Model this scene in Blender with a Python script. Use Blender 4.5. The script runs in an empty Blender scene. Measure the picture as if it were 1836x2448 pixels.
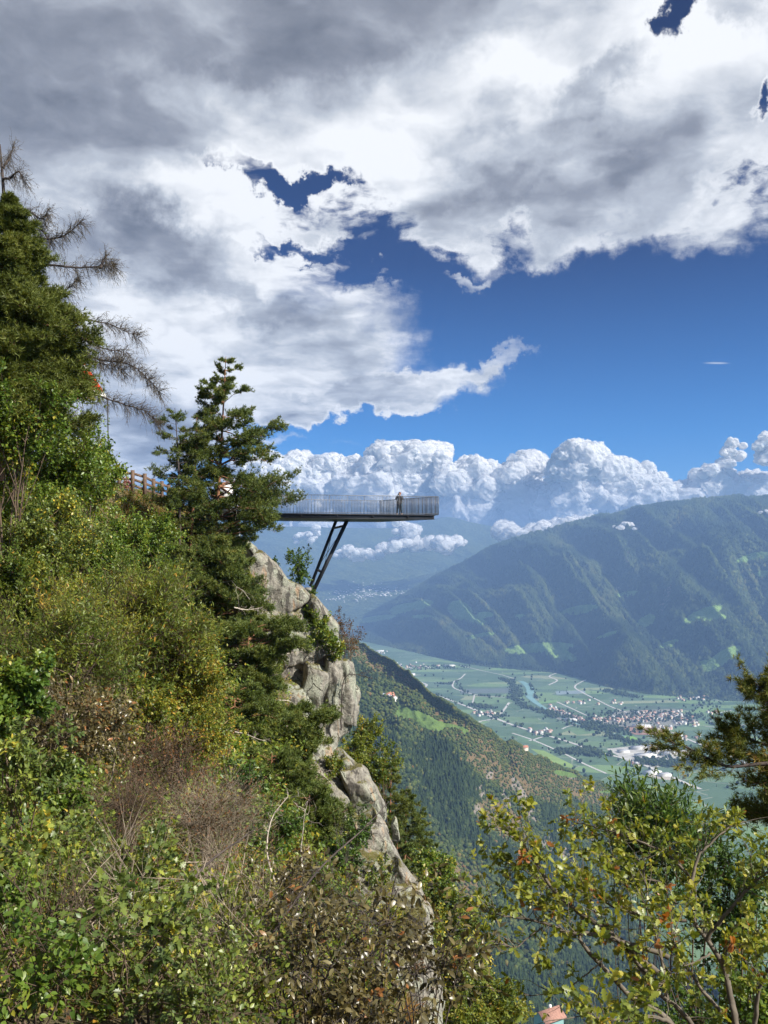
import bpy, bmesh, math, random
import numpy as np
from mathutils import Vector, noise as mnoise

random.seed(7)
RNG = np.random.default_rng(7)
C = bpy.context.scene.collection
SC = bpy.context.scene
R = math.radians

# ------------------------------------------------------------------ camera
F_PX = 2117.0                       # focal length in photo pixels (2448 high)
PITCH = R(3.405)
cam_d = bpy.data.cameras.new('camera')
cam = bpy.data.objects.new('camera', cam_d)
C.objects.link(cam)
cam.location = (0, 0, 0)
cam.rotation_euler = (R(90) + PITCH, 0, 0)
cam_d.sensor_fit = 'VERTICAL'
cam_d.sensor_height = 24.0
cam_d.lens = F_PX / 2448 * 24.0
cam_d.clip_start = 0.1
cam_d.clip_end = 120000
SC.camera = cam
SC.render.resolution_x, SC.render.resolution_y = 768, 1024

SUN_EL, SUN_AZ = R(38), R(118)       # azimuth from +Y towards +X
SUNV = np.array([math.sin(SUN_AZ) * math.cos(SUN_EL), math.cos(SUN_AZ) * math.cos(SUN_EL), math.sin(SUN_EL)])
sun_d = bpy.data.lights.new('sun', 'SUN')
sun_d.energy = 5.0
sun_d.angle = R(0.5)
sun_d.color = (1.0, 0.94, 0.84)
sun = bpy.data.objects.new('sun', sun_d)
C.objects.link(sun)
sun.rotation_euler = Vector((-SUNV[0], -SUNV[1], -SUNV[2])).to_track_quat('-Z', 'Y').to_euler()

SC.view_settings.view_transform = 'Standard'
SC.view_settings.look = 'None'
SC.view_settings.gamma = 1
SC.view_settings.exposure = 0.95
SC.render.engine = 'CYCLES'
cy = SC.cycles
cy.use_denoising = True
try:
    cy.denoiser = 'OPENIMAGEDENOISE'
    cy.denoising_prefilter = 'ACCURATE'
except Exception:
    pass
cy.max_bounces = 6
cy.diffuse_bounces = 2
cy.glossy_bounces = 2
cy.transmission_bounces = 3
cy.transparent_max_bounces = 24
cy.volume_bounces = 0
cy.caustics_reflective = False
cy.caustics_refractive = False
cy.sample_clamp_indirect = 4.0
cy.use_adaptive_sampling = True
cy.adaptive_threshold = 0.02


def P(px, py, d):
    """World point seen at photo pixel (px, py), d metres along the view axis."""
    xc = (px - 918.0) / F_PX
    yc = (1224.0 - py) / F_PX
    c, s = math.cos(PITCH), math.sin(PITCH)
    return np.array([d * xc, d * (c - yc * s), d * (s + yc * c)])


def proj(v):
    """World points (n,3) -> px, py, depth."""
    c, s = math.cos(PITCH), math.sin(PITCH)
    d = v[..., 1] * c + v[..., 2] * s
    u = -v[..., 1] * s + v[..., 2] * c
    d_ = np.where(np.abs(d) < 1e-3, 1e-3, d)
    return 918 + F_PX * v[..., 0] / d_, 1224 - F_PX * u / d_, d


# ------------------------------------------------------------------ node helper
class NT:
    def __init__(s, tree):
        s.t = tree
        s.n = tree.nodes
        s.l = tree.links

    def new(s, typ, **kw):
        n = s.n.new(typ)
        for k, v in kw.items():
            if k == 'inp':
                for kk, vv in v.items():
                    s.set(n, kk, vv)
            else:
                setattr(n, k, v)
        return n

    def set(s, n, k, v):
        sock = n.inputs[k]
        if isinstance(v, bpy.types.NodeSocket):
            s.l.new(v, sock)
        elif isinstance(v, bpy.types.Node):
            s.l.new(v.outputs[0], sock)
        else:
            sock.default_value = v

    def math(s, op, a, b=None, c=None, clamp=False):
        n = s.new('ShaderNodeMath', operation=op)
        n.use_clamp = clamp
        s.set(n, 0, a)
        if b is not None: s.set(n, 1, b)
        if c is not None: s.set(n, 2, c)
        return n.outputs[0]

    def vmath(s, op, a, b=None, out=0, **kw):
        n = s.new('ShaderNodeVectorMath', operation=op)
        s.set(n, 0, a)
        if b is not None: s.set(n, 1, b)
        if 'scale' in kw: s.set(n, 'Scale', kw['scale'])
        return n.outputs[out]

    def mr(s, v, a, b, c=0.0, d=1.0, smooth=True):
        n = s.new('ShaderNodeMapRange')
        if smooth: n.interpolation_type = 'SMOOTHSTEP'
        s.set(n, 0, v)
        for i, x in enumerate((a, b, c, d)): s.set(n, i + 1, x)
        return n.outputs[0]

    def mix(s, f, a, b, mode='MIX'):
        n = s.new('ShaderNodeMix', data_type='RGBA', blend_type=mode)
        s.set(n, 0, f)
        s.set(n, 6, a if isinstance(a, (bpy.types.NodeSocket, bpy.types.Node)) else (*a, 1) if len(a) == 3 else a)
        s.set(n, 7, b if isinstance(b, (bpy.types.NodeSocket, bpy.types.Node)) else (*b, 1) if len(b) == 3 else b)
        return n.outputs[2]

    def noise(s, vec, scale, detail=4, rough=0.5, dist=0.0, lac=2.0, out=0):
        n = s.new('ShaderNodeTexNoise')
        if vec is not None: s.set(n, 'Vector', vec)
        s.set(n, 'Scale', scale); s.set(n, 'Detail', detail); s.set(n, 'Roughness', rough)
        s.set(n, 'Distortion', dist); s.set(n, 'Lacunarity', lac)
        return n.outputs[out]

    def ramp(s, fac, stops):
        n = s.new('ShaderNodeValToRGB')
        s.set(n, 0, fac)
        cr = n.color_ramp
        while len(cr.elements) < len(stops): cr.elements.new(0.5)
        for e, (p, c) in zip(cr.elements, stops):
            e.position = p
            e.color = (*c, 1) if len(c) == 3 else c
        return n.outputs[0]


# ------------------------------------------------------------------ sky
def angles(px, py):
    v = P(px, py, 1.0)
    return math.degrees(math.atan2(v[0], v[1])), math.degrees(math.atan2(v[2], math.hypot(v[0], v[1])))


def build_world():
    w = bpy.data.worlds.new('World')
    SC.world = w
    w.use_nodes = True
    t = NT(w.node_tree)
    for n in list(t.n): t.n.remove(n)
    sky = t.new('ShaderNodeTexSky')
    sky.sky_type = 'NISHITA'
    sky.sun_disc = False
    sky.sun_elevation = SUN_EL
    sky.sun_rotation = SUN_AZ
    sky.altitude = 1300
    sky.air_density = 1.0
    sky.dust_density = 0.6
    sky.ozone_density = 3.0
    tc = t.new('ShaderNodeTexCoord').outputs['Generated']
    sep = t.new('ShaderNodeSeparateXYZ'); t.set(sep, 0, tc)
    X, Y, Z = sep.outputs
    az = t.math('MULTIPLY', t.math('ARCTAN2', X, Y), 57.29578)
    el = t.math('MULTIPLY', t.math('ARCSINE', Z), 57.29578)
    comb = t.new('ShaderNodeCombineXYZ'); t.set(comb, 0, az); t.set(comb, 1, el)
    AE = comb.outputs[0]
    # warp the angular field so no blob keeps a clean outline
    wn = t.noise(AE, 0.22, 7, 0.65, out=1)
    wv = t.vmath('SCALE', t.vmath('SUBTRACT', wn, (0.5, 0.5, 0.5)), scale=7.0)
    AEW = t.vmath('ADD', AE, wv)

    def blobs(lst, vec):
        acc = None
        for (px, py, rx, ry, rot, amp) in lst:
            a, e = angles(px, py)
            k = 57.3 / F_PX
            m = t.new('ShaderNodeMapping', vector_type='TEXTURE')
            t.set(m, 0, vec)
            m.inputs['Location'].default_value = (a, e, 0)
            m.inputs['Rotation'].default_value = (0, 0, R(rot))
            m.inputs['Scale'].default_value = (rx * k, ry * k, 1)
            sx = t.vmath('MULTIPLY', m.outputs[0], (1, 1, 0))
            ln = t.vmath('LENGTH', sx, out=1)
            v = t.mr(ln, 1.35, 0.35, 0.0, amp)
            acc = v if acc is None else t.math('ADD', acc, v)
        return acc

    # cloud deck seen in perspective: plane coordinates x/z, y/z
    zc = t.math('MAXIMUM', t.math('ADD', Z, 0.13), 0.06)
    pc = t.new('ShaderNodeCombineXYZ')
    t.set(pc, 0, t.math('DIVIDE', X, zc)); t.set(pc, 1, t.math('DIVIDE', Y, zc)); pc.inputs[2].default_value = 0.37
    DK0 = pc.outputs[0]
    DK = t.vmath('ADD', DK0, t.vmath('SCALE', t.vmath('SUBTRACT', t.noise(DK0, 3.2, 4, .55, out=1), (.5, .5, .5)), scale=.22))
    # coverage: + = cloud, - = blue sky
    cov = blobs([
        (300, 100, 900, 380, 0, 0.55), (1000, 180, 900, 330, 0, 0.5), (1500, 330, 560, 230, 8, 0.42),
        (1400, 520, 330, 110, 4, 0.30), (1180, 470, 330, 120, 0, .26), (200, 480, 520, 260, 0, 0.42),
        (430, 700, 470, 190, -8, 0.42), (620, 880, 430, 130, -4, 0.30), (860, 760, 220, 110, 20, 0.26),
        (620, 960, 300, 60, 6, 0.20), (1200, 850, 140, 30, 8, .85), (1050, 905, 200, 32, 4, .75), (880, 965, 260, 44, 4, .8), (760, 980, 260, 40, 0, .4),
        (1110, 668, 100, 20, 6, 0.62), (760, 560, 200, 60, 0, .16), (870, 600, 260, 60, -18, .14),
        (1740, 560, 160, 50, 14, .18), (60, 800, 300, 300, 0, .3), (200, 980, 260, 160, 0, .3),
        (640, 1058, 110, 14, 0, 0.20), (1000, 440, 260, 140, 0, .16),
        (1690, 250, 320, 200, 0, .25), (1180, 300, 300, 200, 0, .2),
        (600, 412, 150, 30, -10, -.95), (740, 440, 110, 24, 6, -.7), (760, 430, 110, 30, 10, -.4), (840, 480, 200, 60, -20, -0.30), (640, 585, 120, 20, -6, -0.55), (800, 600, 160, 26, -6, -0.45), (930, 600, 160, 60, -30, -0.50), (900, 680, 90, 26, 0, -.35), (1040, 660, 110, 90, 0, -.35), (1240, 520, 50, 60, 0, -.5), (1400, 1150, 800, 100, 0, -.9), (700, 1140, 340, 80, 0, -.9), (860, 1010, 260, 26, 0, -.3),
        (1600, 80, 64, 42, 35, -1.35), (1240, 515, 60, 46, 0, -0.34), (1560, 740, 560, 150, -4, -0.45), (1400, 760, 420, 140, 0, -0.3),
        (1660, 900, 620, 170, 0, -0.5), (900, 1010, 500, 38, 0, -0.35), (1480, 980, 600, 110, 0, -0.4), (1845, 235, 26, 40, 0, -1.0),
    ], AEW)
    def vor(vec, sc, det):
        n = t.new('ShaderNodeTexVoronoi', feature='SMOOTH_F1'); t.set(n, 'Vector', vec); n.inputs['Scale'].default_value = sc
        n.inputs['Detail'].default_value = det; n.inputs['Roughness'].default_value = .55; n.inputs['Smoothness'].default_value = .9; n.normalize = True
        return t.math('SUBTRACT', 1.0, n.outputs['Distance'])
    def field(vec, det):
        a = t.noise(vec, 1.15, det, 0.53, 0.0)
        return a
    bil = vor(DK, 4.2, 2.0)
    f = t.math('ADD', field(DK, 8), t.math('MULTIPLY', bil, 0.30))
    fl = field(DK, 5)
    step = t.vmath('ADD', DK, (0.055, 0.045, 0.0))
    g = field(step, 5)
    step2 = t.vmath('ADD', DK, (0.20, 0.15, 0.0))
    g2 = t.noise(step2, 1.15, 3, 0.5, 0.0); h2 = t.noise(DK, 1.15, 3, 0.5, 0.0)
    hf = t.noise(DK, 6.0, 8, 0.58)
    dens = t.math('ADD', t.math('ADD', t.math('MULTIPLY', f, 1.25), t.math('MULTIPLY', hf, 0.44)), t.math('SUBTRACT', cov, .11))
    dens = t.math('SUBTRACT', dens, t.mr(el, 7.5, 4.5, 0.0, 1.6))
    belt = blobs([(760, 520, 420, 150, -8, 1.0), (1500, 480, 460, 100, 4, .8), (1750, 420, 160, 160, 0, .5)], AE)
    brk = t.noise(DK, 7.5, 5, .6)
    dens = t.math('ADD', dens, blobs([(260, 1110, 320, 130, 0, 1.9)], AE))
    dens = t.math('ADD', dens, t.math('MULTIPLY', belt, t.math('MULTIPLY', t.math('SUBTRACT', brk, .54), 3.2)))
    alpha = t.mr(dens, 0.78, 1.42)
    rel = t.math('ADD', t.math('MULTIPLY', t.math('SUBTRACT', fl, g), 3.0), t.math('ADD', t.math('MULTIPLY', t.math('SUBTRACT', h2, g2), 1.5), t.math('MULTIPLY', t.math('SUBTRACT', bil, .62), .8)))
    thick = t.mr(dens, 1.3, 1.9, 0.0, 1.0)
    dark = blobs([
        (250, 40, 760, 200, 0, 0.27), (950, 10, 480, 130, 0, 0.24), (100, 330, 300, 230, 0, .18),
        (370, 600, 190, 95, -14, 0.50), (640, 725, 170, 42, -10, 0.34), (1400, 235, 150, 50, 25, 0.34),
        (1150, 370, 130, 50, 30, 0.2), (1250, 395, 180, 36, 18, 0.18), (760, 190, 300, 90, 0, .12), (360, 830, 130, 220, 0, .14),
        (330, 1040, 160, 110, 0, .18), (1720, 20, 110, 50, 0, .4), (1480, 400, 90, 40, 0, .2), (1180, 230, 90, 60, 50, .2),
        (1300, 120, 460, 60, 8, -.14), (1650, 160, 260, 110, 0, -.18), (560, 250, 260, 60, -4, -.22), (900, 300, 160, 80, -40, -.12), (430, 470, 220, 60, 6, -.30), (780, 640, 200, 60, 0, -.2), (1300, 320, 200, 50, 14, -.2), (450, 880, 200, 80, 0, -.2)], AEW)
    br = t.math('SUBTRACT', t.math('ADD', 0.75, t.math('ADD', rel, t.math('MULTIPLY', t.math('SUBTRACT', brk, .5), 0.75))), t.math('ADD', t.math('MULTIPLY', thick, 0.26), dark))
    br = t.math('ADD', br, t.math('MULTIPLY', t.math('SUBTRACT', hf, .5), .55))
    br = t.mr(br, 0.0, 1.0, 0.0, 1.0, smooth=False)
    ccol = t.ramp(br, [(0.0, (0.165, 0.175, 0.205)), (0.3, (0.29, 0.305, 0.345)), (0.6, (0.52, 0.55, 0.60)), (1.0, (0.95, 0.96, 0.97))])
    SKY_S = 0.1
    # clear air, then clouds
    tint = t.ramp(t.mr(el, -2, 32, smooth=False), [(0.0, (0.32, 0.60, 0.90)), (0.3, (0.06, 0.36, 0.66)), (0.62, (0.0, 0.085, 0.25)), (1.0, (0.0, 0.03, 0.14))])
    air = t.mix(1.0, sky.outputs[0], tint, 'MULTIPLY')
    cl = t.vmath('SCALE', ccol, scale=0.565 / SKY_S)
    trail = blobs([(1712, 868, 26, 2.2, -5, 1.0)], AE)
    colr = t.mix(t.math('MAXIMUM', alpha, t.math('MULTIPLY', trail, .5)), air, cl)
    bg = t.new('ShaderNodeBackground')
    t.set(bg, 0, colr); bg.inputs[1].default_value = SKY_S
    out = t.new('ShaderNodeOutputWorld')
    t.l.new(bg.outputs[0], out.inputs[0])
    w.cycles.sampling_method = 'MANUAL'
    w.cycles.sample_map_resolution = 512


build_world()


# ------------------------------------------------------------------ object helpers
def tag(o, label=None, cat=None, group=None, kind=None):
    if label: o['label'] = label
    if cat: o['category'] = cat
    if group: o['group'] = group
    if kind: o['kind'] = kind
    return o


def mesh_obj(name, verts, faces, mats, parent=None, smooth=False, mi=None, attrs=None):
    """verts (n,3); faces: (m,k) array or list of such arrays."""
    me = bpy.data.meshes.new(name)
    verts = np.asarray(verts, dtype=np.float32)
    if isinstance(faces, np.ndarray): faces = [faces]
    faces = [np.asarray(f, dtype=np.int32) for f in faces if len(f)]
    loops = np.concatenate([f.ravel() for f in faces])
    sizes = np.concatenate([np.full(len(f), f.shape[1], dtype=np.int32) for f in faces])
    starts = np.concatenate([[0], np.cumsum(sizes)[:-1]]).astype(np.int32)
    me.vertices.add(len(verts)); me.vertices.foreach_set('co', verts.ravel())
    me.loops.add(len(loops)); me.loops.foreach_set('vertex_index', loops)
    me.polygons.add(len(sizes)); me.polygons.foreach_set('loop_start', starts)
    try: me.polygons.foreach_set('loop_total', sizes)
    except Exception: pass
    if mi is not None: me.polygons.foreach_set('material_index', np.asarray(mi, dtype=np.int32))
    if smooth: me.polygons.foreach_set('use_smooth', np.ones(len(sizes), dtype=bool))
    for (an, dom, dat) in (attrs or []):
        a = me.attributes.new(an, 'FLOAT', dom)
        a.data.foreach_set('value', np.asarray(dat, dtype=np.float32))
    me.update(calc_edges=True)
    for m in (mats if isinstance(mats, (list, tuple)) else [mats]): me.materials.append(m)
    o = bpy.data.objects.new(name, me)
    C.objects.link(o)
    if parent is not None: o.parent = parent
    return o


def empty(name, loc, rz=0):
    o = bpy.data.objects.new(name, None)
    o.empty_display_size = 0.2
    C.objects.link(o)
    o.location = [float(v) for v in loc]
    o.rotation_euler = (0, 0, rz)
    return o


class MB:
    """collects boxes, bars, tubes"""
    def __init__(s): s.v = []; s.q = []; s.n = 0
    def add(s, v, q):
        v = np.asarray(v, float); s.v.append(v); s.q.append(np.asarray(q) + s.n); s.n += len(v)
    def hexa(s, p8):
        s.add(p8, [[0, 3, 2, 1], [4, 5, 6, 7], [0, 1, 5, 4], [1, 2, 6, 5], [2, 3, 7, 6], [3, 0, 4, 7]])
    def box(s, c, sx, sy, sz, rz=0):
        p = []
        for z in (-.5, .5):
            for x, y in ((-.5, -.5), (.5, -.5), (.5, .5), (-.5, .5)):
                X, Y = x * sx, y * sy
                p.append([c[0] + X * math.cos(rz) - Y * math.sin(rz), c[1] + X * math.sin(rz) + Y * math.cos(rz), c[2] + z * sz])
        s.hexa(p)
    def bar(s, a, b, w, h=None, up=(0, 0, 1)):
        a = Vector(a); b = Vector(b); h = h or w
        d = (b - a).normalized(); u = Vector(up)
        if abs(d.dot(u)) > .97: u = Vector((0, 1, 0))
        r = d.cross(u).normalized(); u = r.cross(d)
        p = []
        for e in (a, b):
            for i, j in ((-.5, -.5), (.5, -.5), (.5, .5), (-.5, .5)):
                p.append(list(e + r * i * w + u * j * h))
        s.hexa([p[0], p[3], p[2], p[1], p[4], p[7], p[6], p[5]])
    def tube(s, pts, rad, k=6):
        v, q = tube_np(np.asarray(pts, float), rad, k)
        s.add(v, q)
    def build(s, name, mat, parent=None, smooth=False):
        return mesh_obj(name, np.concatenate(s.v), np.concatenate(s.q), mat, parent, smooth)


def tube_np(pts, rad, k=6):
    n = len(pts)
    rad = np.broadcast_to(np.asarray(rad, float), (n,))
    d = np.gradient(pts, axis=0)
    d /= (np.linalg.norm(d, axis=1, keepdims=True) + 1e-9)
    ref = np.array([0.31, 0.17, 0.93]) if abs(d[:, 2]).mean() < .9 else np.array([0.9, 0.3, 0.1])
    r = np.cross(d, ref); r /= (np.linalg.norm(r, axis=1, keepdims=True) + 1e-9)
    u = np.cross(r, d)
    a = np.arange(k) / k * 2 * np.pi
    ring = (r[:, None, :] * np.cos(a)[None, :, None] + u[:, None, :] * np.sin(a)[None, :, None]) * rad[:, None, None]
    v = (pts[:, None, :] + ring).reshape(-1, 3)
    i = np.arange(n - 1)[:, None] * k
    j = np.arange(k)[None, :]
    j2 = (j + 1) % k
    q = np.stack([i + j, i + j2, i + k + j2, i + k + j], -1).reshape(-1, 4)
    return v, q


# vectorised value-noise fbm (numpy)
_perm = np.random.default_rng(11).random(65536).astype(np.float32)
def _h(ix, iy, iz):
    n = (ix.astype(np.int64) * 73856093) ^ (iy.astype(np.int64) * 19349663) ^ (iz.astype(np.int64) * 83492791)
    return _perm[(n & 0x7fffffff) % 65521]
def vnoise(p):
    i = np.floor(p).astype(np.int64); f = p - i
    f = f * f * (3 - 2 * f)
    r = 0
    for dx in (0, 1):
        wx = f[..., 0] if dx else 1 - f[..., 0]
        for dy in (0, 1):
            wy = f[..., 1] if dy else 1 - f[..., 1]
            for dz in (0, 1):
                wz = f[..., 2] if dz else 1 - f[..., 2]
                r = r + wx * wy * wz * _h(i[..., 0] + dx, i[..., 1] + dy, i[..., 2] + dz)
    return r
def fbm(p, oct=5, lac=2.03, gain=0.5, ridged=False):
    s = 0; a = 1.0; t = 0
    p = np.asarray(p, float)
    for o in range(oct):
        n = vnoise(p + 17.3 * o)
        if ridged: n = 1 - np.abs(2 * n - 1)
        s = s + a * n; t += a; a *= gain; p = p * lac
    return s / t


def grid_faces(nr, nc):
    i = np.arange(nr - 1)[:, None] * nc; j = np.arange(nc - 1)[None, :]
    return np.stack([i + j, i + j + 1, i + nc + j + 1, i + nc + j], -1).reshape(-1, 4)


def resample(a, n):
    """smooth (Catmull-Rom-like) resample of control points along axis 0."""
    a = np.asarray(a, float); m = len(a)
    t = np.linspace(0, m - 1, n); i = np.clip(np.floor(t).astype(int), 0, m - 2); f = t - i
    f = f.reshape(-1, *([1] * (a.ndim - 1)))
    p0 = a[np.clip(i - 1, 0, m - 1)]; p1 = a[i]; p2 = a[i + 1]; p3 = a[np.clip(i + 2, 0, m - 1)]
    return 0.5 * ((2 * p1) + (-p0 + p2) * f + (2 * p0 - 5 * p1 + 4 * p2 - p3) * f ** 2 + (-p0 + 3 * p1 - 3 * p2 + p3) * f ** 3)


# ------------------------------------------------------------------ materials
def new_mat(name):
    m = bpy.data.materials.new(name)
    m.use_nodes = True
    t = NT(m.node_tree)
    b = t.n['Principled BSDF']
    return m, t, b


def simple_mat(name, col, rough=0.6, metal=0.0, var=0.15, scale=3.0, bump=0.0, spec=0.5):
    m, t, b = new_mat(name)
    geo = t.new('ShaderNodeNewGeometry').outputs['Position']
    n = t.noise(geo, scale, 6, 0.6)
    c = np.array(col)
    colr = t.mix(t.mr(n, 0.3, 0.7), tuple(c * (1 - var)), tuple(np.minimum(c * (1 + var), 1)))
    t.set(b, 'Base Color', colr)
    b.inputs['Roughness'].default_value = rough
    b.inputs['Metallic'].default_value = metal
    b.inputs['Specular IOR Level'].default_value = spec
    if bump:
        bn = t.new('ShaderNodeBump'); bn.inputs['Strength'].default_value = bump
        t.set(bn, 'Height', t.noise(geo, scale * 3, 6, 0.65)); t.set(b, 'Normal', bn)
    return m


def leaf_mat(name, cols, rough=0.45, trans=0.35, spec=0.4, tcol=None):
    """cols: list of (pos, colour) over the per-leaf 'tint' attribute."""
    m, t, b = new_mat(name)
    a = t.new('ShaderNodeAttribute', attribute_name='tint').outputs['Fac']
    col = t.ramp(a, cols)
    t.set(b, 'Base Color', col)
    b.inputs['Roughness'].default_value = rough
    b.inputs['Specular IOR Level'].default_value = spec
    tr = t.new('ShaderNodeBsdfTranslucent')
    t.set(tr, 0, t.mix(1.0, col, tcol or (1.5, 1.35, 0.6), 'MULTIPLY'))
    mx = t.new('ShaderNodeMixShader'); mx.inputs[0].default_value = trans
    t.l.new(b.outputs[0], mx.inputs[1]); t.l.new(tr.outputs[0], mx.inputs[2])
    t.l.new(mx.outputs[0], t.n['Material Output'].inputs[0])
    return m
# ------------------------------------------------------------------ far terrain
VZ = -740.0
def V(px, py, z=VZ):
    v = P(px, py, 1.0)
    return v * (z / v[2])


def zoomv(zx, zy):   # pixel read in the 0.6245-scale crop whose corner is (800,1450)
    return 800 + .6245 * zx, 1450 + .6245 * zy


def terrain_mat(name, kinds):
    mk = kinds.get('mk', 1.0)
    """vertex attrs 'meadow','brown','rocky' blend cover types; speckle from canopy noise."""
    m, t, b = new_mat(name)
    pos = t.new('ShaderNodeNewGeometry').outputs['Position']
    n1 = t.noise(pos, kinds['speck'], 3, 0.7)
    n2 = t.noise(pos, kinds['patch'], 5, 0.6)
    forest = t.ramp(n1, [(0.3, kinds['f0']), (0.5, kinds['f1']), (0.72, kinds['f2'])])
    forest = t.mix(t.mr(n2, 0.42, 0.62), forest, t.mix(1.0, forest, kinds['ftint'], 'MULTIPLY'))
    br = t.ramp(t.noise(pos, kinds['speck'] * 1.3, 4, 0.7), [(0.3, (0.07, 0.075, 0.03)), (0.5, kinds['brown']), (0.7, (0.05, 0.065, 0.02))])
    me = t.ramp(t.noise(pos, kinds['speck'] * .7, 3, 0.6), [(0.3, (0.075 * mk, 0.125 * mk, 0.035 * mk)), (0.7, (0.12 * mk, 0.18 * mk, 0.05 * mk))])
    ro = t.ramp(t.noise(pos, kinds['speck'] * 1.5, 5, 0.7), [(0.35, (0.05, 0.06, 0.03)), (0.55, (0.24, 0.20, 0.17)), (0.75, (0.36, 0.31, 0.28))])
    def att(n): return t.new('ShaderNodeAttribute', attribute_name=n).outputs['Fac']
    brk = t.math('MULTIPLY', t.math('SUBTRACT', n1, 0.5), 0.9)
    c = t.mix(t.mr(t.math('ADD', att('brown'), brk), 0.35, 0.65), forest, br)
    c = t.mix(t.mr(t.math('ADD', att('rocky'), brk), 0.42, 0.6), c, ro)
    c = t.mix(t.mr(t.math('ADD', att('meadow'), t.math('MULTIPLY', brk, .35)), 0.42, 0.55), c, me)
    t.set(b, 'Base Color', c)
    b.inputs['Roughness'].default_value = 0.95
    b.inputs['Specular IOR Level'].default_value = 0.05
    bn = t.new('ShaderNodeBump'); bn.inputs['Strength'].default_value = kinds.get('bump', 0.6)
    bn.inputs['Distance'].default_value = kinds['bd']
    t.set(bn, 'Height', n1); t.set(b, 'Normal', bn)
    return m


def ell_mask(px, py, ells):
    m = np.zeros_like(px)
    for (x, y, rx, ry, rot) in ells:
        a = R(rot); dx = px - x; dy = py - y
        u = (dx * math.cos(a) + dy * math.sin(a)) / rx * .85; v = (-dx * math.sin(a) + dy * math.cos(a)) / ry * .75
        m = np.maximum(m, np.clip(1.5 - np.hypot(u, v), 0, 1))
    return m


def inpoly(px, py, poly):
    c = np.zeros(px.shape, bool); n = len(poly)
    for i in range(n):
        x0, y0 = poly[i]; x1, y1 = poly[(i + 1) % n]
        cond = ((y0 > py) != (y1 > py)) & (px < (x1 - x0) * (py - y0) / (y1 - y0 + 1e-9) + x0)
        c ^= cond
    return c


# --- right-hand mountain range
toe = [(-1500, 11200), (-238, 8700), (289, 7460), (715, 6527), (1229, 6025), (1435, 5222), (2045, 4747), (2900, 4000), (4200, 3300)]
rid = [(700, 1520, 11200), (835, 1486, 10500), (950, 1430, 9600), (1100, 1345, 9000), (1250, 1280, 8700), (1480, 1222, 8300), (1700, 1198, 8000), (1900, 1178, 7800), (2150, 1150, 7400)]
nC, nR = 620, 420
T = np.array([[x, y, VZ - 6] for x, y in toe]); Rg = np.array([P(*r) for r in rid])
T = resample(T, nC); Rg = resample(Rg, nC)
t = np.linspace(0, 1.35, nR)[:, None, None]
prof = np.where(t < 1, 0.72 * t + 0.28 * np.sin(t * np.pi / 2) ** 2, 1 - (t - 1) * 1.6)
G = T[None] * (1 - t) + Rg[None] * t
G[..., 2] = (T[None, :, 2] + (Rg[None, :, 2] - T[None, :, 2]) * prof[..., 0])
env = np.clip(np.sin(np.clip(t[..., 0], 0, 1) * np.pi), 0, 1) ** 0.7 + 0.06
s_ = np.linspace(0, 1, nC)[None, :] * 13
sp = fbm(np.stack([s_ + t[..., 0] * 2.2 + 0 * G[..., 0], t[..., 0] * 1.1 + 0 * G[..., 0], 0 * G[..., 0] + 3.3], -1), 6, ridged=True, gain=.52)
big = fbm(np.stack([G[..., 0] / 1100, G[..., 1] / 1100, G[..., 0] * 0], -1), 5, gain=.55)
G[..., 2] += env * ((sp - 0.62) * 680 + (big - .5) * 330) * np.clip((Rg[None, :, 2] - VZ) / 1000, .15, 1)
fine = fbm(np.stack([G[..., 0] / 40, G[..., 1] / 40, G[..., 0] * 0 + 9], -1), 3, gain=.6)
G[..., 2] += (fine - .5) * 26 * np.clip(t[..., 0] * 20, 0, 1)
G[..., 2] = np.where(t[..., 0] < .02, VZ - 6, G[..., 2])
RG = G.copy(); Gm = G.reshape(-1, 3); px, py, _ = proj(Gm)
mead = ell_mask(px, py, [(965, 1455, 30, 9, -12), (1005, 1447, 26, 9, -14), (1100, 1460, 26, 17, 28), (1125, 1478, 34, 9, 20), (1160, 1470, 18, 6, 0), (1245, 1475, 13, 5, 0),
    (1385, 1458, 38, 8, -10), (1545, 1485, 20, 10, -28), (1680, 1468, 42, 9, -22), (1700, 1475, 30, 8, 0), (1800, 1332, 34, 7, -14), (1828, 1372, 20, 6, 0), (1725, 1575, 45, 12, -32), (1700, 1587, 26, 8, 0),
    (1290, 1550, 70, 10, -4), (1330, 1560, 44, 11, 20), (1150, 1520, 30, 5, -10), (1450, 1520, 26, 5, -20), (1600, 1540, 22, 6, -20), (1500, 1420, 22, 5, -10), (900, 1480, 40, 6, -8), (1836, 1330, 20, 8, 0), (1010, 1476, 24, 5, 0)])
rock = ell_mask(px, py, [(1590, 1430, 10, 30, 20), (1500, 1335, 8, 16, 0), (1480, 1400, 7, 12, 30)])
RM = terrain_mat('forested_mountainside', dict(speck=0.03, patch=0.0017, f0=(0.016, 0.030, 0.014), f1=(0.045, 0.070, 0.028), f2=(0.15, 0.18, 0.065), ftint=(1.25, 1.15, .9), brown=(0.14, .10, .06), bd=22, bump=1.0, mk=1.9))
o = mesh_obj('mountain_right', Gm, grid_faces(nR, nC), RM, smooth=True,
             attrs=[('meadow', 'POINT', mead), ('brown', 'POINT', mead * 0), ('rocky', 'POINT', rock * .8)])
tag(o, kind='structure')
RMEAD = mead.reshape(nR, nC)

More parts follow.
